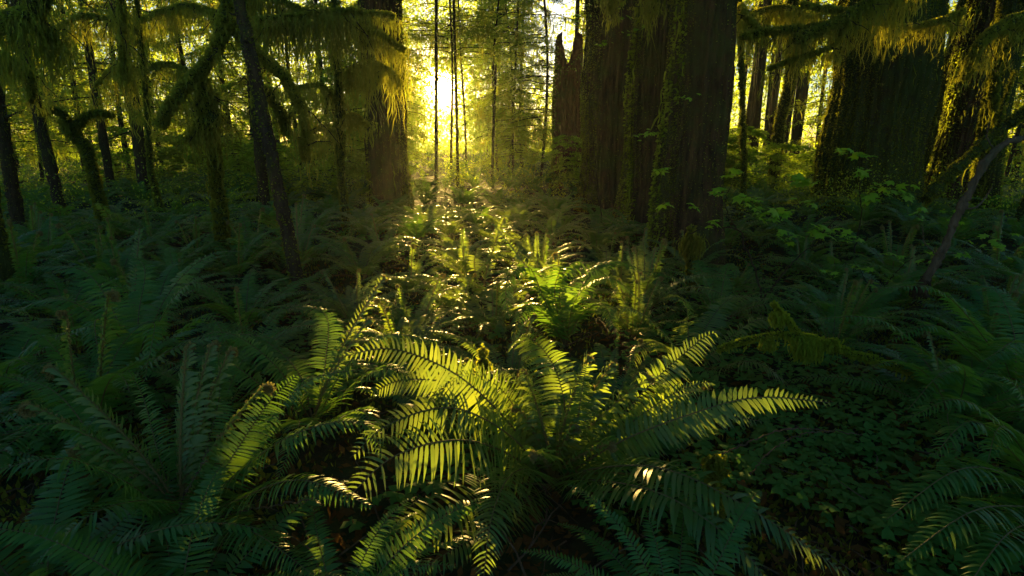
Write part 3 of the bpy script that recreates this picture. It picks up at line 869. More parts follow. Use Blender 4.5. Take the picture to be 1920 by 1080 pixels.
sapling('slim tree just right of the sun crossing the golden foliage', [(858, 330, 19), (856, 200, 19), (852, 60, 19), (850, -60, 19)], .05, .04, seed=37, fz=900, hang=10)
sapling('thin twig-like tree in the dim green foliage right of the sun', [(922, 330, 20), (926, 220, 20), (930, 120, 20)], .05, .04, seed=38, fz=500)
sapling('short moss-wrapped trunk in the golden gap between the two big trunks at right', [(1455, 300, 17), (1462, 230, 17), (1480, 150, 17), (1490, -50, 17)], .16, .11, 'bark_mossy', seed=39, fz=7000, fsize=.05, hang=60)

# forked mossy stub at left
t, P = sapling('short forked mossy dead tree with curved antler-like branches at far left', [(182, 340, 8.6), (165, 290, 8.6), (140, 255, 8.6), (118, 222, 8.6)], .07, .055, 'bark_mossy', seed=40, fz=3500, stubs=2, name='dead_tree', cat='dead tree', fsize=.04)
for pts in ([(138, 252, 8.6), (120, 215, 8.5), (95, 205, 8.4), (75, 215, 8.4)], [(140, 240, 8.6), (160, 218, 8.6), (185, 210, 8.6), (212, 216, 8.6)]):
    q = resample([at(*p) for p in pts], 20) - np.array(t.location)
    m2 = MB(); tube(m2, q, np.linspace(.05, .012, 20), 8, 0, .1)
    b_ = obj('branch', m2.mesh('branch', [M['bark_mossy']], True), t)
    m3 = MB(); fuzz_on_tube(m3, q, np.linspace(.05, .012, 20), 1500, .035, 0, .6); hang_moss(m3, q, 14, .3)
    obj('moss', m3.mesh('moss', [M['moss']]), b_)

# -- mossy maples whose limbs arch into the picture
def mossy_tree(label, base_px, Y, trunk_pts, limbs, r=.12, seed=1, fz=3000, name='mossy_maple', crown=None, sl=1.0):
    rs = np.random.default_rng(seed)
    base = floor_at(base_px, Y)
    t = thing(name, base, label, 'tree')
    W = [np.zeros(3)] + [at(*p) - base for p in trunk_pts]
    P = resample(W, 60); P[0, 2] -= .2
    P[1:] += rs.standard_normal((59, 3)) * .008
    rad = np.linspace(r, r * .55, 60) * (1 + .12 * np.sin(np.linspace(0, 23, 60)))
    m = MB(); tube(m, P, rad, 14, 0, .07, rs, up=(0, 1, .05))
    obj('trunk', m.mesh('trunk', [M['bark_mossy']], True), t)
    m3 = MB(); fuzz_on_tube(m3, P, rad, fz * 2, .030, 0, .5, rs); hang_moss(m3, P, 30, .4, rs=rs)
    obj('moss', m3.mesh('moss', [M['moss']]), t)
    for L in limbs:
        pts, r0, r1, hl, cl = L[:5]
        q = resample([at(*p) - base for p in pts], 46)
        q[1:] += rs.standard_normal((45, 3)) * .009
        lr = np.linspace(r0, r1, 46) * (1 + .22 * np.sin(np.linspace(0, 19, 46) + rs.random() * 6) * rs.random())
        m = MB(); tube(m, q, lr, 12, 0, .12, rs)
        b_ = obj('branch', m.mesh('branch', [M['bark_mossy']], True), t)
        m3 = MB()
        ln = np.sum(np.linalg.norm(np.diff(q, axis=0), axis=1))
        fuzz_on_tube(m3, q, lr, int(5200 * ln * (.5 + r0 * 8)), .030, 0, .5, rs)
        hang_moss(m3, q - np.array([0, 0, r0 * .6]), int(cl * ln * .42), hl, per=20, spread=.095 + r0 * .6, width=.0050, rs=rs)
        tw_ = MB(); nt_ = int(5 * ln)
        for k_ in range(nt_):
            i_ = rs.integers(6, 44); a_ = rs.random() * 6.28; L_ = rs.uniform(.12, .55)
            z_ = q[i_] + np.array([math.cos(a_), math.sin(a_) * .6, rs.uniform(-.9, .5)]) * (L_ * np.linspace(0, 1, 7))[:, None]
            z_[:, 2] -= .25 * L_ * np.linspace(0, 1, 7) ** 2; z_[1:] += rs.standard_normal((6, 3)) * .012
            tube(m3, z_, np.linspace(.010, .003, 7), 5, 1)
            hang_moss(m3, z_, 5, .22, per=7, spread=.02, width=.005, rs=rs)
        obj('moss', m3.mesh('moss', [M['lichen' if cl > 26 else 'moss'], M['bark_thin']]), b_)
    return t

mossy_tree('moss-draped maple with two thick limbs arching down at either side of the leaning sapling', 395, 7.2,
    [(405, 330, 7.2), (400, 240, 7.2), (388, 190, 7.2)], [
    ([(440, -120, 7.0), (424, 20, 6.9), (405, 95, 6.8), (362, 145, 6.7), (318, 200, 6.6), (300, 235, 6.6)], .065, .045, .32, 34),
    ([(430, 40, 6.9), (470, 90, 6.9), (520, 130, 6.9), (552, 175, 6.9), (570, 220, 6.9), (573, 300, 6.9)], .05, .03, .38, 34),
    ([(380, 150, 6.9), (385, 195, 6.9), (395, 230, 6.9)], .06, .12, .5, 60),
    ([(400, 185, 7), (372, 240, 7), (352, 265, 6.9)], .05, .03, .4, 24),
    ([(500, 170, 7.2), (520, 200, 7.2), (540, 250, 7.2)], .04, .03, .35, 24),
], r=.085, seed=51, fz=6000)
mossy_tree('mossy tree at the top left corner with its limb hanging into view', -60, 6.0,
    [(-70, 200, 6.0), (-90, 0, 6.0), (-110, -200, 6.0)], [
    ([(-90, 40, 6.0), (-20, 50, 5.9), (30, 35, 5.8), (62, 24, 5.8), (78, -20, 5.8), (80, -90, 5.8)], .06, .085, .55, 50),
    ([(60, 25, 5.8), (85, 60, 5.9), (105, 90, 6.0)], .05, .02, .6, 60),
    ([(-60, 110, 6.6), (0, 105, 6.6), (50, 135, 6.6), (60, 190, 6.6)], .03, .015, .5, 40),
], r=.16, seed=52)
mossy_tree('mossy tree behind the upper left curtain of hanging moss', 640, 9.5,
    [(640, 330, 9.5), (636, 200, 9.5), (630, 60, 9.5), (620, -100, 9.5)], [
    ([(420, -30, 8.8), (520, 0, 8.8), (600, 30, 8.8), (700, 60, 8.8), (760, 95, 8.9)], .035, .02, 1.15, 90),
    ([(480, 40, 8.2), (560, 30, 8.2), (640, 20, 8.3), (740, 30, 8.3)], .03, .02, .95, 80),
    ([(636, 190, 9.5), (600, 160, 9.6), (560, 165, 9.7)], .03, .015, .7, 50),
    ([(636, 150, 9.5), (680, 120, 9.4), (730, 130, 9.3), (750, 160, 9.3)], .03, .015, .8, 60),
    ([(638, 250, 9.5), (600, 240, 9.5), (570, 255, 9.5)], .03, .012, .6, 40),
    ([(638, 240, 9.5), (660, 215, 9.4), (690, 235, 9.3)], .03, .012, .6, 40),
], r=.06, seed=53)
mossy_tree('mossy tree with drooping curtained boughs at the upper left', 290, 11.0,
    [(285, 330, 11), (275, 200, 11), (262, 60, 11), (250, -100, 11)], [
    ([(262, 60, 11), (220, 40, 10.9), (160, 30, 10.8), (110, 50, 10.7)], .035, .02, .9, 50),
    ([(262, 40, 11), (310, 20, 10.9), (360, 10, 10.8), (420, 30, 10.7)], .035, .02, .9, 50),
    ([(225, -20, 8), (228, 40, 8), (230, 100, 8), (234, 150, 8)], .02, .03, .8, 50),
    ([(270, 140, 11), (240, 120, 10.9), (210, 130, 10.8), (180, 160, 10.7)], .03, .015, .7, 40),
    ([(272, 130, 11), (310, 120, 10.9), (350, 130, 10.8)], .03, .015, .6, 40),
], r=.05, seed=54)
mossy_tree('maple hung with moss whose limb crosses in front of the golden gap at right', 1960, 9.6,
    [(1985, 200, 9.6), (1960, 60, 9.6), (1900, -60, 9.6)], [
    ([(1700, -60, 8.4), (1640, -5, 8.4), (1590, 30, 8.4), (1540, 55, 8.4), (1490, 75, 8.4)], .055, .05, .4, 46),
    ([(1545, 52, 8.6), (1490, 55, 8.6), (1430, 60, 8.6), (1390, 68, 8.6)], .05, .03, .35, 40),
    ([(1600, 20, 8.5), (1560, 85, 8.5), (1500, 105, 8.5), (1440, 130, 8.5)], .016, .01, .5, 30),
    ([(1730, -30, 8.6), (1660, 10, 8.6), (1600, 20, 8.7), (1500, 10, 8.7)], .03, .02, .7, 55),
    ([(1960, 30, 9.0), (1900, 40, 8.9), (1850, 70, 8.8), (1822, 110, 8.8), (1808, 150, 8.8)], .10, .04, .4, 46),
    ([(1810, 20, 9.3), (1760, 40, 9.3), (1700, 50, 9.3), (1640, 40, 9.3)], .03, .02, .6, 46),
    ([(1900, 40, 9.0), (1870, 130, 9.0), (1862, 180, 9.0), (1878, 240, 9.0)], .05, .05, .35, 24),
], r=.16, seed=55)
mossy_tree('moss-draped tree whose thin boughs overhang the nearest great trunk', 1400, 11.2,
    [(1395, 330, 11.2), (1392, 200, 11.2), (1388, 60, 11.2), (1384, -60, 11.2)], [
    ([(1388, 40, 11.2), (1430, 20, 11.0), (1480, 15, 10.8), (1530, 40, 10.6)], .03, .02, 1.0, 70),
    ([(1388, 10, 11.2), (1400, 30, 9.5), (1420, 50, 9.0)], .03, .02, .5, 40),
    ([(1150, -40, 9.2), (1142, 5, 9.2), (1146, 20, 9.2)], .02, .01, .45, 36),
    ([(1210, -30, 9.2), (1220, 0, 9.2), (1230, 20, 9.2)], .02, .01, .55, 36),
], r=.05, seed=56)

# ------------------------------------------------------------------ fallen wood
def fallen(name, label, cat, pts, r0, r1, mat, fz=0, hang=0, hl=.2, twigs=(), seed=3, fsize=.03, mossmat='moss', clumps=()):
    rs = np.random.default_rng(seed)
    W = [at(*p) for p in pts]; base = W[0]
    t = thing(name, base, label, cat)
    P = resample([q - base for q in W], 70)
    P[1:] += rs.standard_normal((69, 3)) * .004
    rad = np.linspace(r0, r1, 70) * (1 + .12 * np.sin(np.linspace(0, 25, 70)))
    rad = rad * (1 + .35 * np.exp(-((np.arange(70)[:, None] - rs.integers(5, 65, 6)[None]) / 1.2) ** 2).sum(1))
    m = MB(); tube(m, P, rad, 14, 0, .10, rs)
    obj('limb', m.mesh('limb', [M[mat]], True), t)
    for tp, tr in twigs:
        q = resample([at(*p) - base for p in tp], 24); q[1:] += rs.standard_normal((23, 3)) * .004
        m = MB(); tube(m, q, np.linspace(tr, tr * .4, 24), 7, 0, .06, rs)
        b_ = obj('branch', m.mesh('branch', [M[mat]], True), t)
        if fz:
            m3 = MB(); fuzz_on_tube(m3, q, np.linspace(tr, tr * .4, 24), fz // 4, fsize, 0, .4, rs)
            obj('moss', m3.mesh('moss', [M[mossmat]]), b_)
    if fz:
        m3 = MB(); fuzz_on_tube(m3, P, rad, fz, fsize, 0, .6, rs)
        if hang: hang_moss(m3, P, hang, hl, per=8, spread=.03, width=.005, rs=rs)
        for (px, py, Y, s, n) in clumps:
            c = at(px, py, Y) - base
            q = c + rs.standard_normal((n, 3)) * np.array([s * .45, s * .3, s * .22])
            strands(m3, q, s * (.5 + 1.1 * rs.random(n)), .0045, 0, rs=rs, wob=.35)
            d = nrm(rs.standard_normal((n, 3))); d[:, 2] = np.abs(d[:, 2])
            tip = c + d * np.array([s * .75, s * .5, s * .45]) + 0
            st = c + (tip - c) * .6
            sd = nrm(np.cross(d, rs.standard_normal((n, 3)))) * .008
            m3.add(np.stack([st, (st + tip) / 2 + sd, tip, (st + tip) / 2 - sd], 1).reshape(-1, 3), np.arange(n * 4).reshape(-1, 4))
        obj('moss', m3.mesh('moss', [M[mossmat]]), t)
    return t

fallen('fallen_branch', 'bare pale grey dead branch slanting up out of the ferns at the right edge', 'branch',
       [(1715, 600, 5.0), (1735, 530, 5.0), (1770, 465, 5.0), (1800, 395, 5.0), (1845, 310, 5.0), (1885, 268, 5.0), (1935, 258, 5.0)], .040, .022, 'wood_grey', seed=61, twigs=[([(1800, 395, 5.0), (1835, 385, 5.0), (1862, 350, 5.1)], .010), ([(1865, 285, 5.0), (1850, 255, 5.0), (1856, 225, 5.0)], .008), ([(1760, 480, 5.0), (1735, 455, 4.95), (1728, 420, 4.95)], .007)])
fallen('fallen_branch', 'dark rotten stub propped below the pale grey dead branch', 'branch',
       [(1655, 690, 4.6), (1690, 640, 4.7), (1720, 560, 4.9), (1738, 520, 5.05)], .055, .045, 'bark_big', fz=500, seed=62)
fallen('fallen_branch', 'long dark mossy limb leaning from the right edge down behind the grey branch', 'branch',
       [(1735, 375, 7.5), (1790, 320, 7.5), (1850, 265, 7.5), (1945, 190, 7.4)], .06, .05, 'bark_mossy', fz=2500, seed=63, hang=14,
       twigs=[([(1870, 250, 7.5), (1880, 200, 7.5), (1905, 130, 7.5)], .018)])
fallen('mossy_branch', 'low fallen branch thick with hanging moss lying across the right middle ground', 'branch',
       [(1345, 655, 3.55), (1400, 638, 3.5), (1470, 628, 3.45), (1540, 640, 3.4), (1600, 665, 3.4), (1690, 690, 3.35), (1780, 740, 3.3), (1810, 800, 3.2)], .010, .020, 'bark_mossy', fz=7000, hang=14, hl=.10, seed=64, fsize=.016, mossmat='moss_lit',  # moss colour raised in place of light on the shaded branch
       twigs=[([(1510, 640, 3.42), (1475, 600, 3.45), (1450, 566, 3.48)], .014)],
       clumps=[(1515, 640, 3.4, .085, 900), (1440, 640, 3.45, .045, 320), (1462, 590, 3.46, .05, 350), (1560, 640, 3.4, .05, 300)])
fallen('mossy_stub', 'small upright mossy twig stub standing behind the sunlit fern', 'stub',
       [(905, 790, 3.1), (903, 730, 3.1), (904, 685, 3.1), (906, 650, 3.1)], .014, .008, 'wood_grey', fz=500, seed=65, clumps=[(908, 680, 3.1, .035, 160), (893, 715, 3.1, .03, 130)])
fallen('mossy_stub', 'tuft of yellow-green moss on a low stub right of the centre fern', 'stub',
       [(1345, 960, 2.15), (1338, 900, 2.15), (1340, 855, 2.15)], .012, .008, 'bark_mossy', fz=500, seed=66, clumps=[(1340, 862, 2.15, .04, 380), (1352, 880, 2.15, .025, 160)])
fallen('mossy_stub', 'moss-hung rotten stub at the foot of the nearest great trunk', 'stub',
       [(1298, 540, 6.2), (1296, 470, 6.2), (1296, 425, 6.2)], .05, .03, 'bark_mossy', fz=2500, seed=67, hang=20, clumps=[(1298, 450, 6.2, .13, 420)])
for k, (lab, pts, r) in enumerate([
    ('thin bare twig curving over the sorrel leaves at lower right', [(1300, 880, 2.5), (1380, 840, 2.5), (1480, 805, 2.5), (1620, 815, 2.5)], .004),
    ('thin forked twig lying among the dark sorrel at lower right', [(1400, 900, 2.4), (1440, 850, 2.4), (1500, 815, 2.45), (1560, 808, 2.5)], .003),
    ('pale dry stem slanting through the dark left foreground fern', [(330, 1000, 2.0), (345, 930, 2.0), (375, 880, 2.0), (390, 840, 2.0)], .003),
    ('long thin stem running low from the left foreground fern to the centre', [(300, 960, 2.1), (360, 975, 2.05), (500, 950, 2.0), (620, 930, 2.0)], .003)]):
    fallen('twig', lab, 'twig', pts, r, r * .6, 'wood_grey', seed=70 + k)

# ------------------------------------------------------------------ maple shrubs with bright leaves
def maple_leaf_verts(size, rs):
    ang = np.radians([-140, -95, -48, 0, 48, 95, 140]); ln = np.array([.45, .75, .92, 1.0, .92, .75, .45])
    V = [(0, 0, 0)]
    for i, (a, l) in enumerate(zip(ang, ln)):
        pass
    pts = []
    na = np.radians([-165, -118, -72, -24, 24, 72, 118, 165]); nl = np.array([.25, .42, .5, .55, .55, .5, .42, .25])
    for i in range(7):
        pts += [(nl[i] * math.cos(na[i]), nl[i] * math.sin(na[i]), 0.0), (ln[i] * math.cos(ang[i]), ln[i] * math.sin(ang[i]), -0.14)]
    pts.append((nl[7] * math.cos(na[7]), nl[7] * math.sin(na[7]), 0))
    V = np.array([(0, 0, 0.03)] + pts) * size
    Q = [(0, 1 + 2 * i, 2 + 2 * i, 3 + 2 * i) for i in range(7)]
    return V, np.array(Q)

def maple_shrub(label, base, stems, clusters, leaf=.05, seed=1, name='vine_maple_shrub'):
    rs = np.random.default_rng(seed)
    base = np.asarray(base, float)
    t = thing(name, base, label, 'shrub')
    for pts, r in stems:
        q = resample([at(*p) - base for p in pts], 34); q[1:] += rs.standard_normal((33, 3)) * .006
        m = MB(); tube(m, q, np.linspace(r, r * .3, 34), 6, 0, .05, rs)
        obj('stem', m.mesh('stem', [M['bark_thin']], True), t)
    m = MB(); tw = MB()
    for (px, py, Y, n, spr) in clusters:
        n = int(n * 1.7)
        c = at(px, py, Y) - base
        for i in range(n):
            p = c + rs.standard_normal(3) * np.array([spr, spr, spr * .45])
            sz = leaf * rs.uniform(.6, 1.3)
            V, Q = maple_leaf_verts(sz, rs)
            e = Euler((rs.uniform(-.7, .5), rs.uniform(-.5, .7), rs.uniform(0, 6.28)))
            V = V @ np.array(e.to_matrix()).T + p
            m.add(V, Q)
            q = np.linspace(c - np.array([0, 0, .03]), p, 4); q[1:3, 2] += .01
            tube(tw, q, .0018, 4, 0)
    obj('leaves', m.mesh('leaves', [M['maple']]), t)
    tag(obj('leaf_stalks', tw.mesh('leaf_stalks', [M['bark_thin']]), t), kind='stuff')
    return t

maple_shrub('vine maple shrub with bright lobed leaves spreading right of the nearest great trunk', onfloor(1440, 615),
    [([(1440, 615, 5.1), (1420, 520, 5.1), (1395, 455, 5.1), (1380, 430, 5.1), (1330, 428, 5.15), (1290, 440, 5.15)], .014),
     ([(1430, 560, 5.1), (1480, 500, 5.1), (1530, 450, 5.1), (1580, 400, 5.1)], .010),
     ([(1380, 430, 5.1), (1360, 380, 5.1), (1380, 330, 5.1)], .007),
     ([(1330, 428, 5.15), (1270, 400, 5.2), (1240, 340, 5.2)], .006)],
    [(1298, 384, 5.1, 2, .03), (1372, 325, 5.1, 2, .04), (1405, 368, 5.1, 5, .07), (1440, 400, 5.1, 7, .09), (1462, 408, 5.1, 4, .07), (1350, 360, 5.15, 3, .05), (1345, 420, 5.1, 2, .04),
     (1500, 380, 5.1, 3, .06), (1240, 320, 5.2, 2, .04), (1250, 380, 5.2, 2, .04), (1525, 440, 5.1, 3, .05), (1560, 437, 5.1, 4, .06), (1545, 425, 5.1, 3, .05), (1590, 445, 5.1, 3, .06), (1480, 440, 5.1, 3, .08)], leaf=.080, seed=81)
maple_shrub('tall thin maple with pale green drooping leaves in front of the widest mossy trunk', onfloor(1600, 480),
    [([(1600, 480, 7.4), (1615, 400, 7.4), (1610, 330, 7.4), (1612, 290, 7.4), (1600, 278, 7.4)], .01),
     ([(1612, 300, 7.4), (1660, 350, 7.4), (1690, 380, 7.4)], .006)],
    [(1590, 283, 7.4, 3, .05), (1618, 290, 7.4, 4, .05), (1616, 320, 7.4, 3, .05), (1660, 345, 7.4, 5, .09), (1690, 360, 7.4, 5, .10), (1520, 340, 7.2, 4, .07), (1640, 370, 7.4, 4, .09), (1500, 330, 7.2, 2, .05)], leaf=.11, seed=82)
maple_shrub('sprawling maple shoots above the sorrel beside the grey dead branch', onfloor(1640, 560),
    [([(1640, 560, 5.6), (1620, 520, 5.6), (1600, 490, 5.6)], .008), ([(1640, 560, 5.6), (1690, 500, 5.6), (1720, 480, 5.6)], .008)],
    [(1600, 505, 5.6, 3, .06), (1700, 480, 5.8, 4, .1), (1760, 470, 6.2, 4, .12), (1830, 460, 6.2, 5, .15), (1560, 520, 5.4, 3, .07), (1880, 450, 6.2, 4, .15), (1660, 530, 5.4, 3, .08), (1720, 400, 7, 5, .15), (1800, 400, 7, 4, .15)], leaf=.065, seed=83)
maple_shrub('slender maple spray with tiny yellow leaves hanging before the broad shaded trunk', floor_at(1120, 9.6),
    [([(1130, 430, 9.6), (1110, 250, 9.6), (1100, 120, 9.6), (1110, -40, 9.6)], .01),
     ([(1180, -60, 9.4), (1165, 10, 9.4), (1175, 60, 9.4)], .005)],
    [(1085, 30, 9.5, 4, .08), (1110, 78, 9.5, 2, .08), (1140, 80, 9.5, 3, .05), (1172, 32, 9.4, 3, .05), (1175, 60, 9.4, 2, .06), (1200, 50, 9.4, 4, .06), (1120, 10, 9.5, 5, .2), (1160, 5, 9.5, 4, .1),
     (1200, 252, 8.0, 4, .08), (1225, 248, 8.0, 4, .06), (1290, 180, 7.6, 4, .1)], leaf=.055, seed=84)

# ------------------------------------------------------------------ forest behind
def fits(px):
    return True
rt = random.Random(19)
used = [(p[0], p[1], r) for p, r in [(floor_at(1296, 8.4), 1.2), (floor_at(1170, 12.8), 1.8), (floor_at(1640, 13), 2.0), (floor_at(726, 15), 1.2), (floor_at(1795, 13.2), 1.0), (floor_at(1064, 18.5), 1.0)]]

def scr(x, y, z=0):
    d = np.array([x, y, z - CAMH])
    c = d[1] * math.cos(PITCH) - d[2] * math.sin(PITCH)
    u = d[1] * math.sin(PITCH) + d[2] * math.cos(PITCH)
    return 960 + d[0] / c * F, 540 - u / c * F

def zone(px):
    if px < 250: return 'at the far left'
    if px < 640: return 'in the green haze at left'
    if px < 790: return 'behind the straight dark trunk'
    if px < 900: return 'in the golden light around the sun'
    if px < 1060: return 'between the sun and the broken snag'
    if px < 1370: return 'behind the great centre trunks'
    if px < 1540: return 'in the golden gap at right'
    if px < 1740: return 'behind the widest mossy trunk'
    return 'behind the slanting trunks'

def place_tree(x, y, crown, trunk, kind, cat='tree', sc=1.0, grp='trees of the forest behind'):
    px = scr(x, y, 2)[0]
    depth = 'near' if y < 27 else ('distant' if y < 45 else 'far')
    lab = '%s %s %s' % (depth, kind, zone(px))
    z = float(gz(x, y)) * max(0, min(1, 1 - (math.hypot(x, y) - 60) / 60))
    t = thing('conifer' if 'conifer' in kind else ('leafy_tree' if 'leafy' in kind else 'pole_tree'), (x, y, z), lab, cat, grp + ' ' + zone(px))
    t.rotation_euler = (0, 0, rt.random() * 6.28); t.scale = (sc, sc, sc)
    obj('trunk', trunk, t)
    if crown is not None: obj('crown', crown, t)
    return t

def sunlane(x, y):
    # offset from the line of sight to the sun
    return x - SD[0] / SD[1] * y

for (px, y, c) in [(60, 17, 1), (150, 22, 0), (-60, 14, 0), (90, 25, 2), (300, 25, 2), (430, 27, 0), (560, 27, 2), (370, 23, 1), (620, 24, 1), (20, 23, 1), (640, 19, 2), (1800, 21, 0), (1560, 22, 1), (1900, 17, 1), (980, 30, 0)]:
    x = (px - 960) / F * y * math.cos(PITCH)
    used.append((x, y, 1.2))
    place_tree(x, y, CROWN_LACE[c], TRUNK_SLIM if y < 20 else TRUNK_MID[0], 'slim mossy conifer' if c < 2 else 'low leafy tree with thin stem', sc=.95)
n = 0
tries = 0
while n < 6 and tries < 4000:                 # trees between 14 and 27 m
    tries += 1
    y = rt.uniform(14, 27); x = rt.uniform(-1.1, 1.1) * y
    l = sunlane(x, y)
    if -3.3 < l < 5.6: continue
    px = scr(x, y, 2)[0]
    if 1370 < px < 1530: continue
    if 1000 < px < 1370 and y < 20: continue
    if px < 0 and rt.random() < .5: continue
    if any((x - a) ** 2 + (y - b) ** 2 < (r + 1.0) ** 2 for a, b, r in used): continue
    used.append((x, y, 1.3)); n += 1
    k = rt.random()
    if k < .45: place_tree(x, y, CROWN_MID[0], TRUNK_MID[0], 'slim mossy conifer', sc=rt.uniform(.8, 1.15))
    elif k < .75: place_tree(x, y, CROWN_MID[1], TRUNK_MID[1], 'slim mossy conifer', sc=rt.uniform(.8, 1.15))
    else: place_tree(x, y, CROWN_MID[2], TRUNK_MID[0], 'low leafy tree with thin stem', sc=rt.uniform(.7, 1.1))
# thin trees letting the sun through
for (lx, y, c) in [(-2.0, 24, 0), (-2.2, 20, 1), (-3.4, 30, 0), (3.4, 20.5, 0), (2.9, 33, 1), (-2.6, 28, 1), (2.9, 24, 1), (3.1, 28, 0), (6.6, 22, 0), (-3.2, 34, 0), (3.7, 39, 0), (-3.6, 46, 1), (4.3, 52, 0), (-4.4, 29, 1), (-4.6, 58, 1), (4.9, 66, 1)]:
    x = lx + SD[0] / SD[1] * y
    used.append((x, y, 1.0))
    place_tree(x, y, CROWN_LACE[c * 2] if y < 33 else CROWN_THIN[c], TRUNK_SLIM, 'sparse thin conifer' if c == 0 else 'thin leafy tree', sc=1.0 + max(0, y - 30) * .02)
for (lx, y) in [(.3, 23.5), (-1.7, 25), (2.3, 24.5), (1.2, 33)]:
    x = lx + SD[0] / SD[1] * y
    place_tree(x, y, CROWN_HIGH[0], TRUNK_SLIM, 'high-crowned thin tree', sc=1.0 if y < 30 else 1.25)
# added band of head-high shrubs, keeping low sun off the foreground ferns
SHADE_SHRUB = []
for k in range(3):
    mb = MB(); crown_leaves(mb, rs=rc, H0=.1, H1=1.9, rad0=1.15, rad1=.55, nb=46, per=150, leaf=.055, droop=.3, moss=0, stem=.008)
    SHADE_SHRUB.append(mb.mesh('added_shade_shrub', CB if k else CM))
for i in range(34):
    y = rt.uniform(14.5, 20)
    l = rt.uniform(-9.5, -1.9) if i % 2 else rt.uniform(3.2, 12)
    x = l + SD[0] / SD[1] * y
    if any((x - a) ** 2 + (y - b) ** 2 < (r * .8) ** 2 for a, b, r in used): continue
    px = scr(x, y, 1)[0]
    o = obj('added_shade_shrub', SHADE_SHRUB[i % 3], None, (x, y, float(gz(x, y)) - .1), Euler((0, 0, rt.random() * 6.28)), rt.uniform(.85, 1.15))
    tag(o, 'added head-high leafy shrub ' + zone(px), 'shrub', 'added shade shrubs ' + zone(px))
# far rows
n = 0; tries = 0
while n < 38 and tries < 9000:
    tries += 1
    y = rt.uniform(30, 62); x = rt.uniform(-1.15, 1.15) * y
    l = sunlane(x, y)
    px = scr(x, y, 2)[0]
    if -3.4 < l < 5.4: continue
    if 1355 < px < 1550 or 1000 < px < 1062: continue
    if any((x - a) ** 2 + (y - b) ** 2 < (r + 1.2) ** 2 for a, b, r in used): continue
    used.append((x, y, 1.5)); n += 1
    k = rt.random()
    if k < .25: place_tree(x, y, CROWN_FAR[0], TRUNK_FAR[0], 'tall conifer', sc=rt.uniform(.8, 1.25))
    elif k < .4: place_tree(x, y, CROWN_FAR[1], TRUNK_FAR[1], 'tall conifer', sc=rt.uniform(.8, 1.25))
    elif k < .8: place_tree(x, y, CROWN_FAR[2], TRUNK_FAR[2], 'bushy leafy tree', sc=rt.uniform(.6, 1.1))
    else: place_tree(x, y, CROWN_FAR[3], TRUNK_FAR[1], 'tall conifer', sc=rt.uniform(.8, 1.2))
# leaf mass of the wood beyond the last trees one can tell apart
rs = np.random.default_rng(44)
n_ = 200000
nc = 4600
ccy = rs.uniform(64, 92, nc); ccx = rs.uniform(-1.1, 1.1, nc) * ccy; ccz = rs.random(nc) ** 1.1 * 21
cl_ = np.abs(ccx - SD[0] / SD[1] * ccy - .45)
ok_ = ~((np.abs(ccx - SD[0] / SD[1] * ccy - .3) < 1.9) & (np.abs(ccz - 7.3) < 1.8)) & ~((np.abs(ccx - .066 * ccy) < 1.9) & (ccz > 8))
ccx = ccx[ok_]; ccy = ccy[ok_]; ccz = ccz[ok_]
wgt = np.where(np.abs(ccx - SD[0] / SD[1] * ccy - .3) < 8, 1.9, 1.0); ci = rs.choice(len(ccx), n_, p=wgt / wgt.sum())
p = np.stack([ccx[ci], ccy[ci], ccz[ci]], 1) + rs.standard_normal((n_, 3)) * np.array([1.3, 1.3, .8])
p[:, 2] = np.abs(p[:, 2])
lp_ = p[:, 0] - SD[0] / SD[1] * p[:, 1]
gap_ = (np.abs(lp_ - .42) < 1.2 + .3 * np.sin(p[:, 2] * 2.3)) & (p[:, 2] > 5.3 + .0) & (p[:, 2] < 8.9 + .3 * np.sin(p[:, 0] * 3))
p = p[~gap_]; n_ = len(p)
d = nrm(rs.standard_normal((n_, 3)) + np.array([0, 0, -.3])); sd_ = nrm(np.cross(d, rs.standard_normal((n_, 3))))
l = .37 * (.5 + rs.random(n_))
mb = MB(); mb.add(np.stack([p, p + d * (l * .5)[:, None] + sd_ * (l * .3)[:, None], p + d * l[:, None], p + d * (l * .5)[:, None] - sd_ * (l * .3)[:, None]], 1).reshape(-1, 3), np.arange(n_ * 4).reshape(-1, 4))
tag(obj('far_wood', mb.mesh('far_wood', [M['broad']])), 'sunlit leaf mass of the distant wood closing off the view', 'far wood', None, 'stuff')

# bare poles in the golden gap
n = 0
for i in range(20):
    y = rt.uniform(24, 50); px = rt.uniform(1375, 1545)
    x = (px - 960) / F * y * math.cos(PITCH)
    place_tree(x, y, CROWN_FAR[3] if i % 2 else None, TRUNK_FAR[i % 3], 'bare pole tree', sc=rt.uniform(.8, 1.05))

# ------------------------------------------------------------------ fern carpet
def side_word(px, py):
    for lim, w_ in ((240, 'at the far left'), (520, 'left of the leaning sapling'), (760, 'right of the leaning sapling'), (1000, 'below the sun'), (1230, 'before the broad shaded trunk'), (1420, 'around the foot of the nearest great trunk'), (1700, 'before the widest mossy trunk'), (9999, 'around the grey dead branch at right')):
        if px < lim: return w_
rf = random.Random(77)
spots = []
clear = [(onfloor(1580, 860), .75), (onfloor(1450, 830), .45), (onfloor(60, 800), .35), (onfloor(870, 660), .4), (onfloor(1690, 920), .5), (onfloor(1560, 560), .6), (onfloor(1250, 480), .8), (onfloor(840, 560), .25), (onfloor(1440, 590), .6), (onfloor(1360, 640), .5), (onfloor(1600, 500), .6), (onfloor(1450, 520), .6), (onfloor(590, 640), .55), (onfloor(1330, 560), .5), (onfloor(590, 700), .5), (onfloor(1500, 720), .55), (onfloor(1600, 740), .5), (onfloor(1400, 720), .4)]
far_v = []
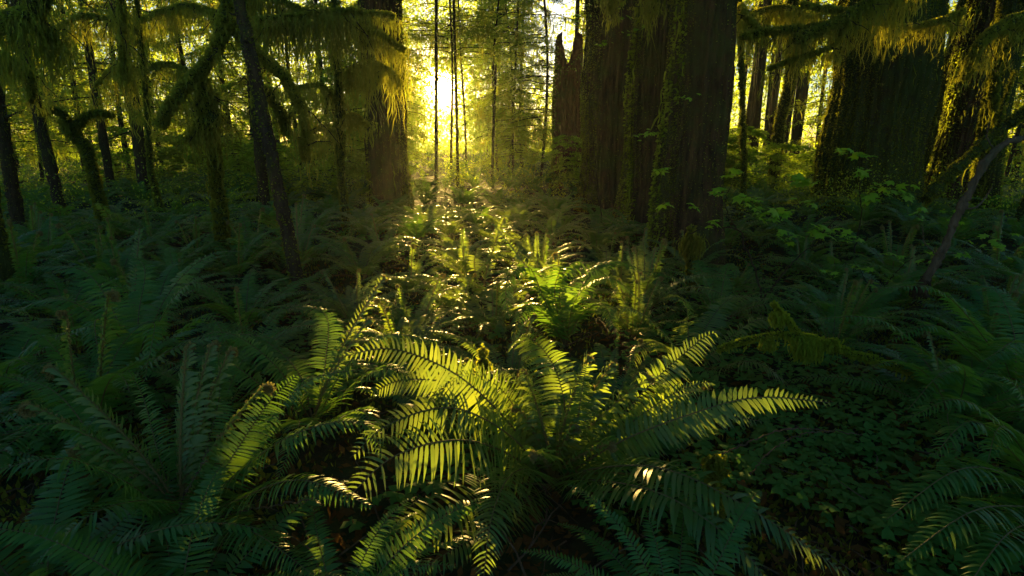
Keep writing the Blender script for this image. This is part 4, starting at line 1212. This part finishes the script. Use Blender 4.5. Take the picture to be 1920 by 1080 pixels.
for k in range(5):
    mb = MB(); nf = 16
    for i in range(nf):
        a = i * 2.4 + rf.uniform(-.3, .3); q = MB()
        frond(q, arc_path(rf.uniform(.75, 1.05), rf.uniform(48, 80), rf.uniform(-70, -10), rf.uniform(-.15, .15)), .125, 28, 2, wid=0.95, droop=.35)
        mb.join(q, Matrix.Rotation(a, 4, 'Z') @ Matrix.Rotation(rf.uniform(-.2, .2), 4, 'X'))
    far_v.append(mb.mesh('sword_fern', FM if k % 2 else FMD))
for (px, py, sz, lab) in [(70, 1140, .95, 'dark fern cut off by the bottom left corner of the view'), (640, 1165, .7, 'low fern at the bottom edge left of the centre fern'), (330, 1190, .8, 'shadowed fern at the bottom edge below the tall left foreground fern'), (-160, 900, 1.0, 'dark fern entering from the left edge'), (1270, 1230, .75, 'dark fern at the bottom edge right of the centre fern')]:
    c_ = onfloor(px, py, 1.5)
    random_fern(tuple(c_), sz, lab, G_F, True, nf=15, fid=0, dead=1, rs=rf)
    spots.append((c_[0], c_[1]))
tries = 0
n_near = n_far = 0
while tries < 6000 and len(spots) < 285:
    tries += 1
    y = 2.9 + 12.5 * rf.random() ** 1.15; x = rf.uniform(-1.02, 1.02) * (y + .4)
    dmin = .52 + .028 * y
    if any((x - a) ** 2 + (y - b) ** 2 < dmin ** 2 for a, b in spots): continue
    if any((x - c[0]) ** 2 + (y - c[1]) ** 2 < r * r for c, r in HEROES): continue
    if any((x - c[0]) ** 2 + (y - c[1]) ** 2 < r * r for c, r in clear): continue
    if any((x - a) ** 2 + (y - b) ** 2 < (r * .65) ** 2 for a, b, r in used[:6]): continue
    size = rf.uniform(.70, 1.15)
    if -.9 < sunlane(x, y) < 1.9: size = min(size, .66 + .045 * (y - 2.9))
    spots.append((x, y))
    z = float(gz(x, y))
    px, py = scr(x, y, z + .4)
    depth = ('close', 'mid-distance', 'distant')[0 if y < 5 else (1 if y < 9 else 2)]
    big = 'large' if size > .98 else ('small' if size < .80 else 'mid-sized')
    dark = px < 560 or px > 1350  # shaded leaf copy on either side of the sunlit middle
    grp = 'ferns growing ' + side_word(px, py)
    fid = rf.choice((0, 1, 2, 4)); dead = rf.choice((1, 1, 2, 3))
    lab = '%s %s sword fern %s' % (big, depth, side_word(px, py))
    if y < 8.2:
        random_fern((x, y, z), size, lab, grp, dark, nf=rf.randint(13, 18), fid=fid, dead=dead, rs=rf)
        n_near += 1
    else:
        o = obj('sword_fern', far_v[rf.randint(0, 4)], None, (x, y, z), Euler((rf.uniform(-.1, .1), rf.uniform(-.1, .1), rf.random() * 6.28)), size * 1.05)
        tag(o, lab, 'fern', grp); n_far += 1
print('ferns', n_near, n_far, 'tries', tries)

# far undergrowth: more ferns and brush than one could count
mb = MB()
low = []
for k in range(4):
    q0 = MB()
    for i in range(12):
        q = MB(); frond(q, arc_path(rf.uniform(.8, 1.1), rf.uniform(55, 84), rf.uniform(-45, 10)), .12, 13, 1, wid=1.0)
        q0.join(q, Matrix.Rotation(i * 2.4, 4, 'Z'))
    low.append(q0)
for i in range(620):
    y = 14.5 + 45 * rf.random() ** 1.4; x = rf.uniform(-1.05, 1.05) * y
    z = float(gz(x, y)); s = rf.uniform(.8, 1.4)
    mb.join(low[i % 4], Matrix.Translation((x, y, z)) @ Matrix.Rotation(rf.random() * 6.28, 4, 'Z') @ Matrix.Scale(s, 4))
tag(obj('fern_undergrowth', mb.mesh('fern_undergrowth', [M['fern_dark'], M['stipe']])), 'mass of distant ferns covering the floor under the far trees', 'undergrowth', None, 'stuff')

# brushy leafy undergrowth, mid to far
rs = np.random.default_rng(9)
mb = MB()
nb = 420
cx = rs.uniform(-1.05, 1.05, nb); cy = 10 + 40 * rs.random(nb) ** 1.3
cx = cx * cy
m_ = (np.abs(cx + .117 * cy - .5) > 1.2) | (cy > 10)
for i in range(nb):
    n_ = 190; hh = rs.uniform(.4, 1.5); ww = rs.uniform(.4, .9)
    lx_ = cx[i] - SD[0] / SD[1] * cy[i]
    if cy[i] < 15 and -3.5 < lx_ < 3.5: continue
    if -.9 < lx_ < 1.8: hh = min(hh, .30 + .05 * cy[i])
    c = np.array([cx[i], cy[i], float(gz(cx[i], cy[i])) + hh * .5])
    p = c + rs.standard_normal((n_, 3)) * np.array([ww * .5, ww * .5, hh * .3])
    d = nrm(rs.standard_normal((n_, 3)) + np.array([0, 0, .3])); s = nrm(np.cross(d, rs.standard_normal((n_, 3))))
    l = (.030 + .0010 * cy[i]) * (.6 + rs.random(n_))
    mb.add(np.stack([p, p + d * (l * .5)[:, None] + s * (l * .24)[:, None], p + d * l[:, None], p + d * (l * .5)[:, None] - s * (l * .24)[:, None]], 1).reshape(-1, 3), np.arange(n_ * 4).reshape(-1, 4))
tag(obj('brush', mb.mesh('brush', [M['broad']])), 'loose leafy brush filling the ground between the distant trunks', 'undergrowth', None, 'stuff')

# ------------------------------------------------------------------ sorrel ground cover
def sorrel():
    rs = np.random.default_rng(12)
    n_ = 30000
    y = 1.2 + 11.5 * rs.random(n_) ** 1.25; x = rs.uniform(-1.0, 1.0, n_) * (y + .3)
    patch = np.sin(x * 2.3 + 1) * np.cos(y * 2.1 + .4) + .6 * np.sin(x * 5.1 - y * 3.7) + rs.random(n_) * .8
    for c, r in clear: patch += 1.5 * np.exp(-((x - c[0]) ** 2 + (y - c[1]) ** 2) / (r * r))
    patch -= np.clip((2.3 - y) * 2.0, 0, 1.2) + .25
    k = patch > .55
    x = x[k]; y = y[k]; n_ = len(x)
    z = gz(x, y) + .05 + .09 * rs.random(n_)
    sz = (.012 + .030 * rs.random(n_) ** 1.5) * (1 + .03 * y)
    yaw = rs.random(n_) * 6.28
    tilt = rs.standard_normal((n_, 2)) * .25
    mb = MB()
    for l in range(3):
        a = yaw + l * 2.094
        f = np.stack([np.cos(a), np.sin(a), -.25 + tilt[:, 0] * np.cos(a) + tilt[:, 1] * np.sin(a)], 1)
        s = np.stack([-np.sin(a), np.cos(a), -.12 + 0 * a], 1)
        s2 = np.stack([np.sin(a), -np.cos(a), -.12 + 0 * a], 1)
        c = np.stack([x, y, z], 1)
        e = c + f * (sz * 1.15)[:, None]
        t1 = c + f * (sz * 1.25)[:, None] + s * (sz * .62)[:, None]; t2 = c + f * (sz * 1.25)[:, None] + s2 * (sz * .62)[:, None]
        w1 = c + f * (sz * .55)[:, None] + s * (sz * .55)[:, None]; w2 = c + f * (sz * .55)[:, None] + s2 * (sz * .55)[:, None]
        V = np.stack([c, w1, t1, e, t2, w2], 1).reshape(-1, 3)
        b = (np.arange(n_) * 6)[:, None]
        mb.add(V, np.concatenate([b + np.array([0, 1, 2, 3]), b + np.array([0, 3, 4, 5])], 1).reshape(-1, 4))
    tag(obj('sorrel_ground_cover', mb.mesh('sorrel_ground_cover', [M['oxalis']])), 'clover-like green sorrel leaves carpeting the floor between the ferns', 'ground cover', None, 'stuff')
    mb2 = MB()
    # litter: brown leaf scraps, moss tufts
    n_ = 26000
    y = 1.1 + 10 * rs.random(n_) ** 1.3; x = rs.uniform(-1.0, 1.0, n_) * (y + .3); z = gz(x, y) + .004 + .03 * rs.random(n_)
    p = np.stack([x, y, z], 1); d = nrm(rs.standard_normal((n_, 3)) * np.array([1, 1, .35])); s = nrm(np.cross(d, rs.standard_normal((n_, 3)) + np.array([0, 0, 2])))
    l = .03 + .06 * rs.random(n_) ** 2
    mb = MB(); mb.add(np.stack([p, p + d * (l * .5)[:, None] + s * (l * .25)[:, None], p + d * l[:, None], p + d * (l * .5)[:, None] - s * (l * .25)[:, None]], 1).reshape(-1, 3), np.arange(n_ * 4).reshape(-1, 4))
    tag(obj('leaf_litter', mb.mesh('leaf_litter', [M['litter']])), 'brown scraps of dead leaves and fern strewn on the floor', 'leaf litter', None, 'stuff')
    for i in range(700):
        yy = 1.2 + 9 * rs.random() ** 1.3; xx = rs.uniform(-1, 1) * (yy + .3); a = rs.random() * 6.28; L_ = .12 + .5 * rs.random() ** 2
        q = np.array([xx, yy, float(gz(xx, yy)) + .02]) + np.array([math.cos(a), math.sin(a), rs.uniform(-.1, .35)]) * (L_ * np.linspace(0, 1, 5))[:, None] + rs.standard_normal((5, 3)) * .008
        tube(mb2, q, np.linspace(.004, .0015, 5) * rs.uniform(.6, 1.6), 4)
    tag(obj('fallen_twigs', mb2.mesh('fallen_twigs', [M['wood_grey']])), 'dry grey twigs scattered through the ground cover', 'twigs', None, 'stuff')
    n_ = 60000
    y = 1.1 + 11 * rs.random(n_) ** 1.3; x = rs.uniform(-1.0, 1.0, n_) * (y + .3)
    k = (np.sin(x * 1.9 + 2) * np.cos(y * 1.5) + rs.random(n_)) > .5
    x = x[k]; y = y[k]; n_ = len(x); z = gz(x, y)
    p = np.stack([x, y, z], 1); d = nrm(rs.standard_normal((n_, 3)) * .6 + np.array([0, 0, 1])); s = nrm(np.cross(d, rs.standard_normal((n_, 3))))
    l = .025 + .04 * rs.random(n_)
    mb = MB(); mb.add(np.stack([p, p + d * (l * .5)[:, None] + s * (l * .2)[:, None], p + d * l[:, None], p + d * (l * .5)[:, None] - s * (l * .2)[:, None]], 1).reshape(-1, 3), np.arange(n_ * 4).reshape(-1, 4))
    tag(obj('floor_moss', mb.mesh('floor_moss', [M['moss']])), 'low tufts of moss on the dark forest floor', 'ground cover', None, 'stuff')
sorrel()

# ------------------------------------------------------------------ haze
HAZE = 0.0006
if HAZE:
    m, t_ = newmat('haze')
    o_ = t_.nodes.new('ShaderNodeOutputMaterial'); pv = t_.nodes.new('ShaderNodeVolumePrincipled')
    pv.inputs['Color'].default_value = (.80, .92, .66, 1); pv.inputs['Density'].default_value = HAZE; pv.inputs['Anisotropy'].default_value = .6
    t_.links.new(pv.outputs[0], o_.inputs['Volume'])
    v = np.array([(x, y, z) for x in (-130, 130) for y in (-12, 125) for z in (-1.6, 34)], float)
    mb = MB(); mb.add(v, [(0, 1, 3, 2), (4, 6, 7, 5), (0, 4, 5, 1), (2, 3, 7, 6), (0, 2, 6, 4), (1, 5, 7, 3)])
    tag(obj('haze', mb.mesh('haze', [m])), 'thin golden morning haze between the trees', 'haze', None, 'stuff')
print('objects', len(bpy.data.objects))

# look-alikes that share a label: tell them apart by their order across the view
ordn = ['leftmost', 'second from left', 'third from left', 'fourth from left', 'fifth from left', 'sixth from left', 'seventh from left', 'eighth from left', 'ninth from left', 'tenth from left', 'eleventh from left', 'twelfth from left'] + [w_ + ' from left' for w_ in 'thirteenth fourteenth fifteenth sixteenth seventeenth eighteenth nineteenth twentieth'.split()]
by = {}
for o in bpy.data.objects:
    if o.parent is None and o.get('label'): by.setdefault(o['label'], []).append(o)
for lab, os_ in by.items():
    if 1 < len(os_) <= 20:
        os_.sort(key=lambda o: scr(o.location.x, o.location.y, 0)[0])
        for k, o in enumerate(os_):
            o['label'] = ('rightmost' if k == len(os_) - 1 else ordn[k]) + ' ' + lab
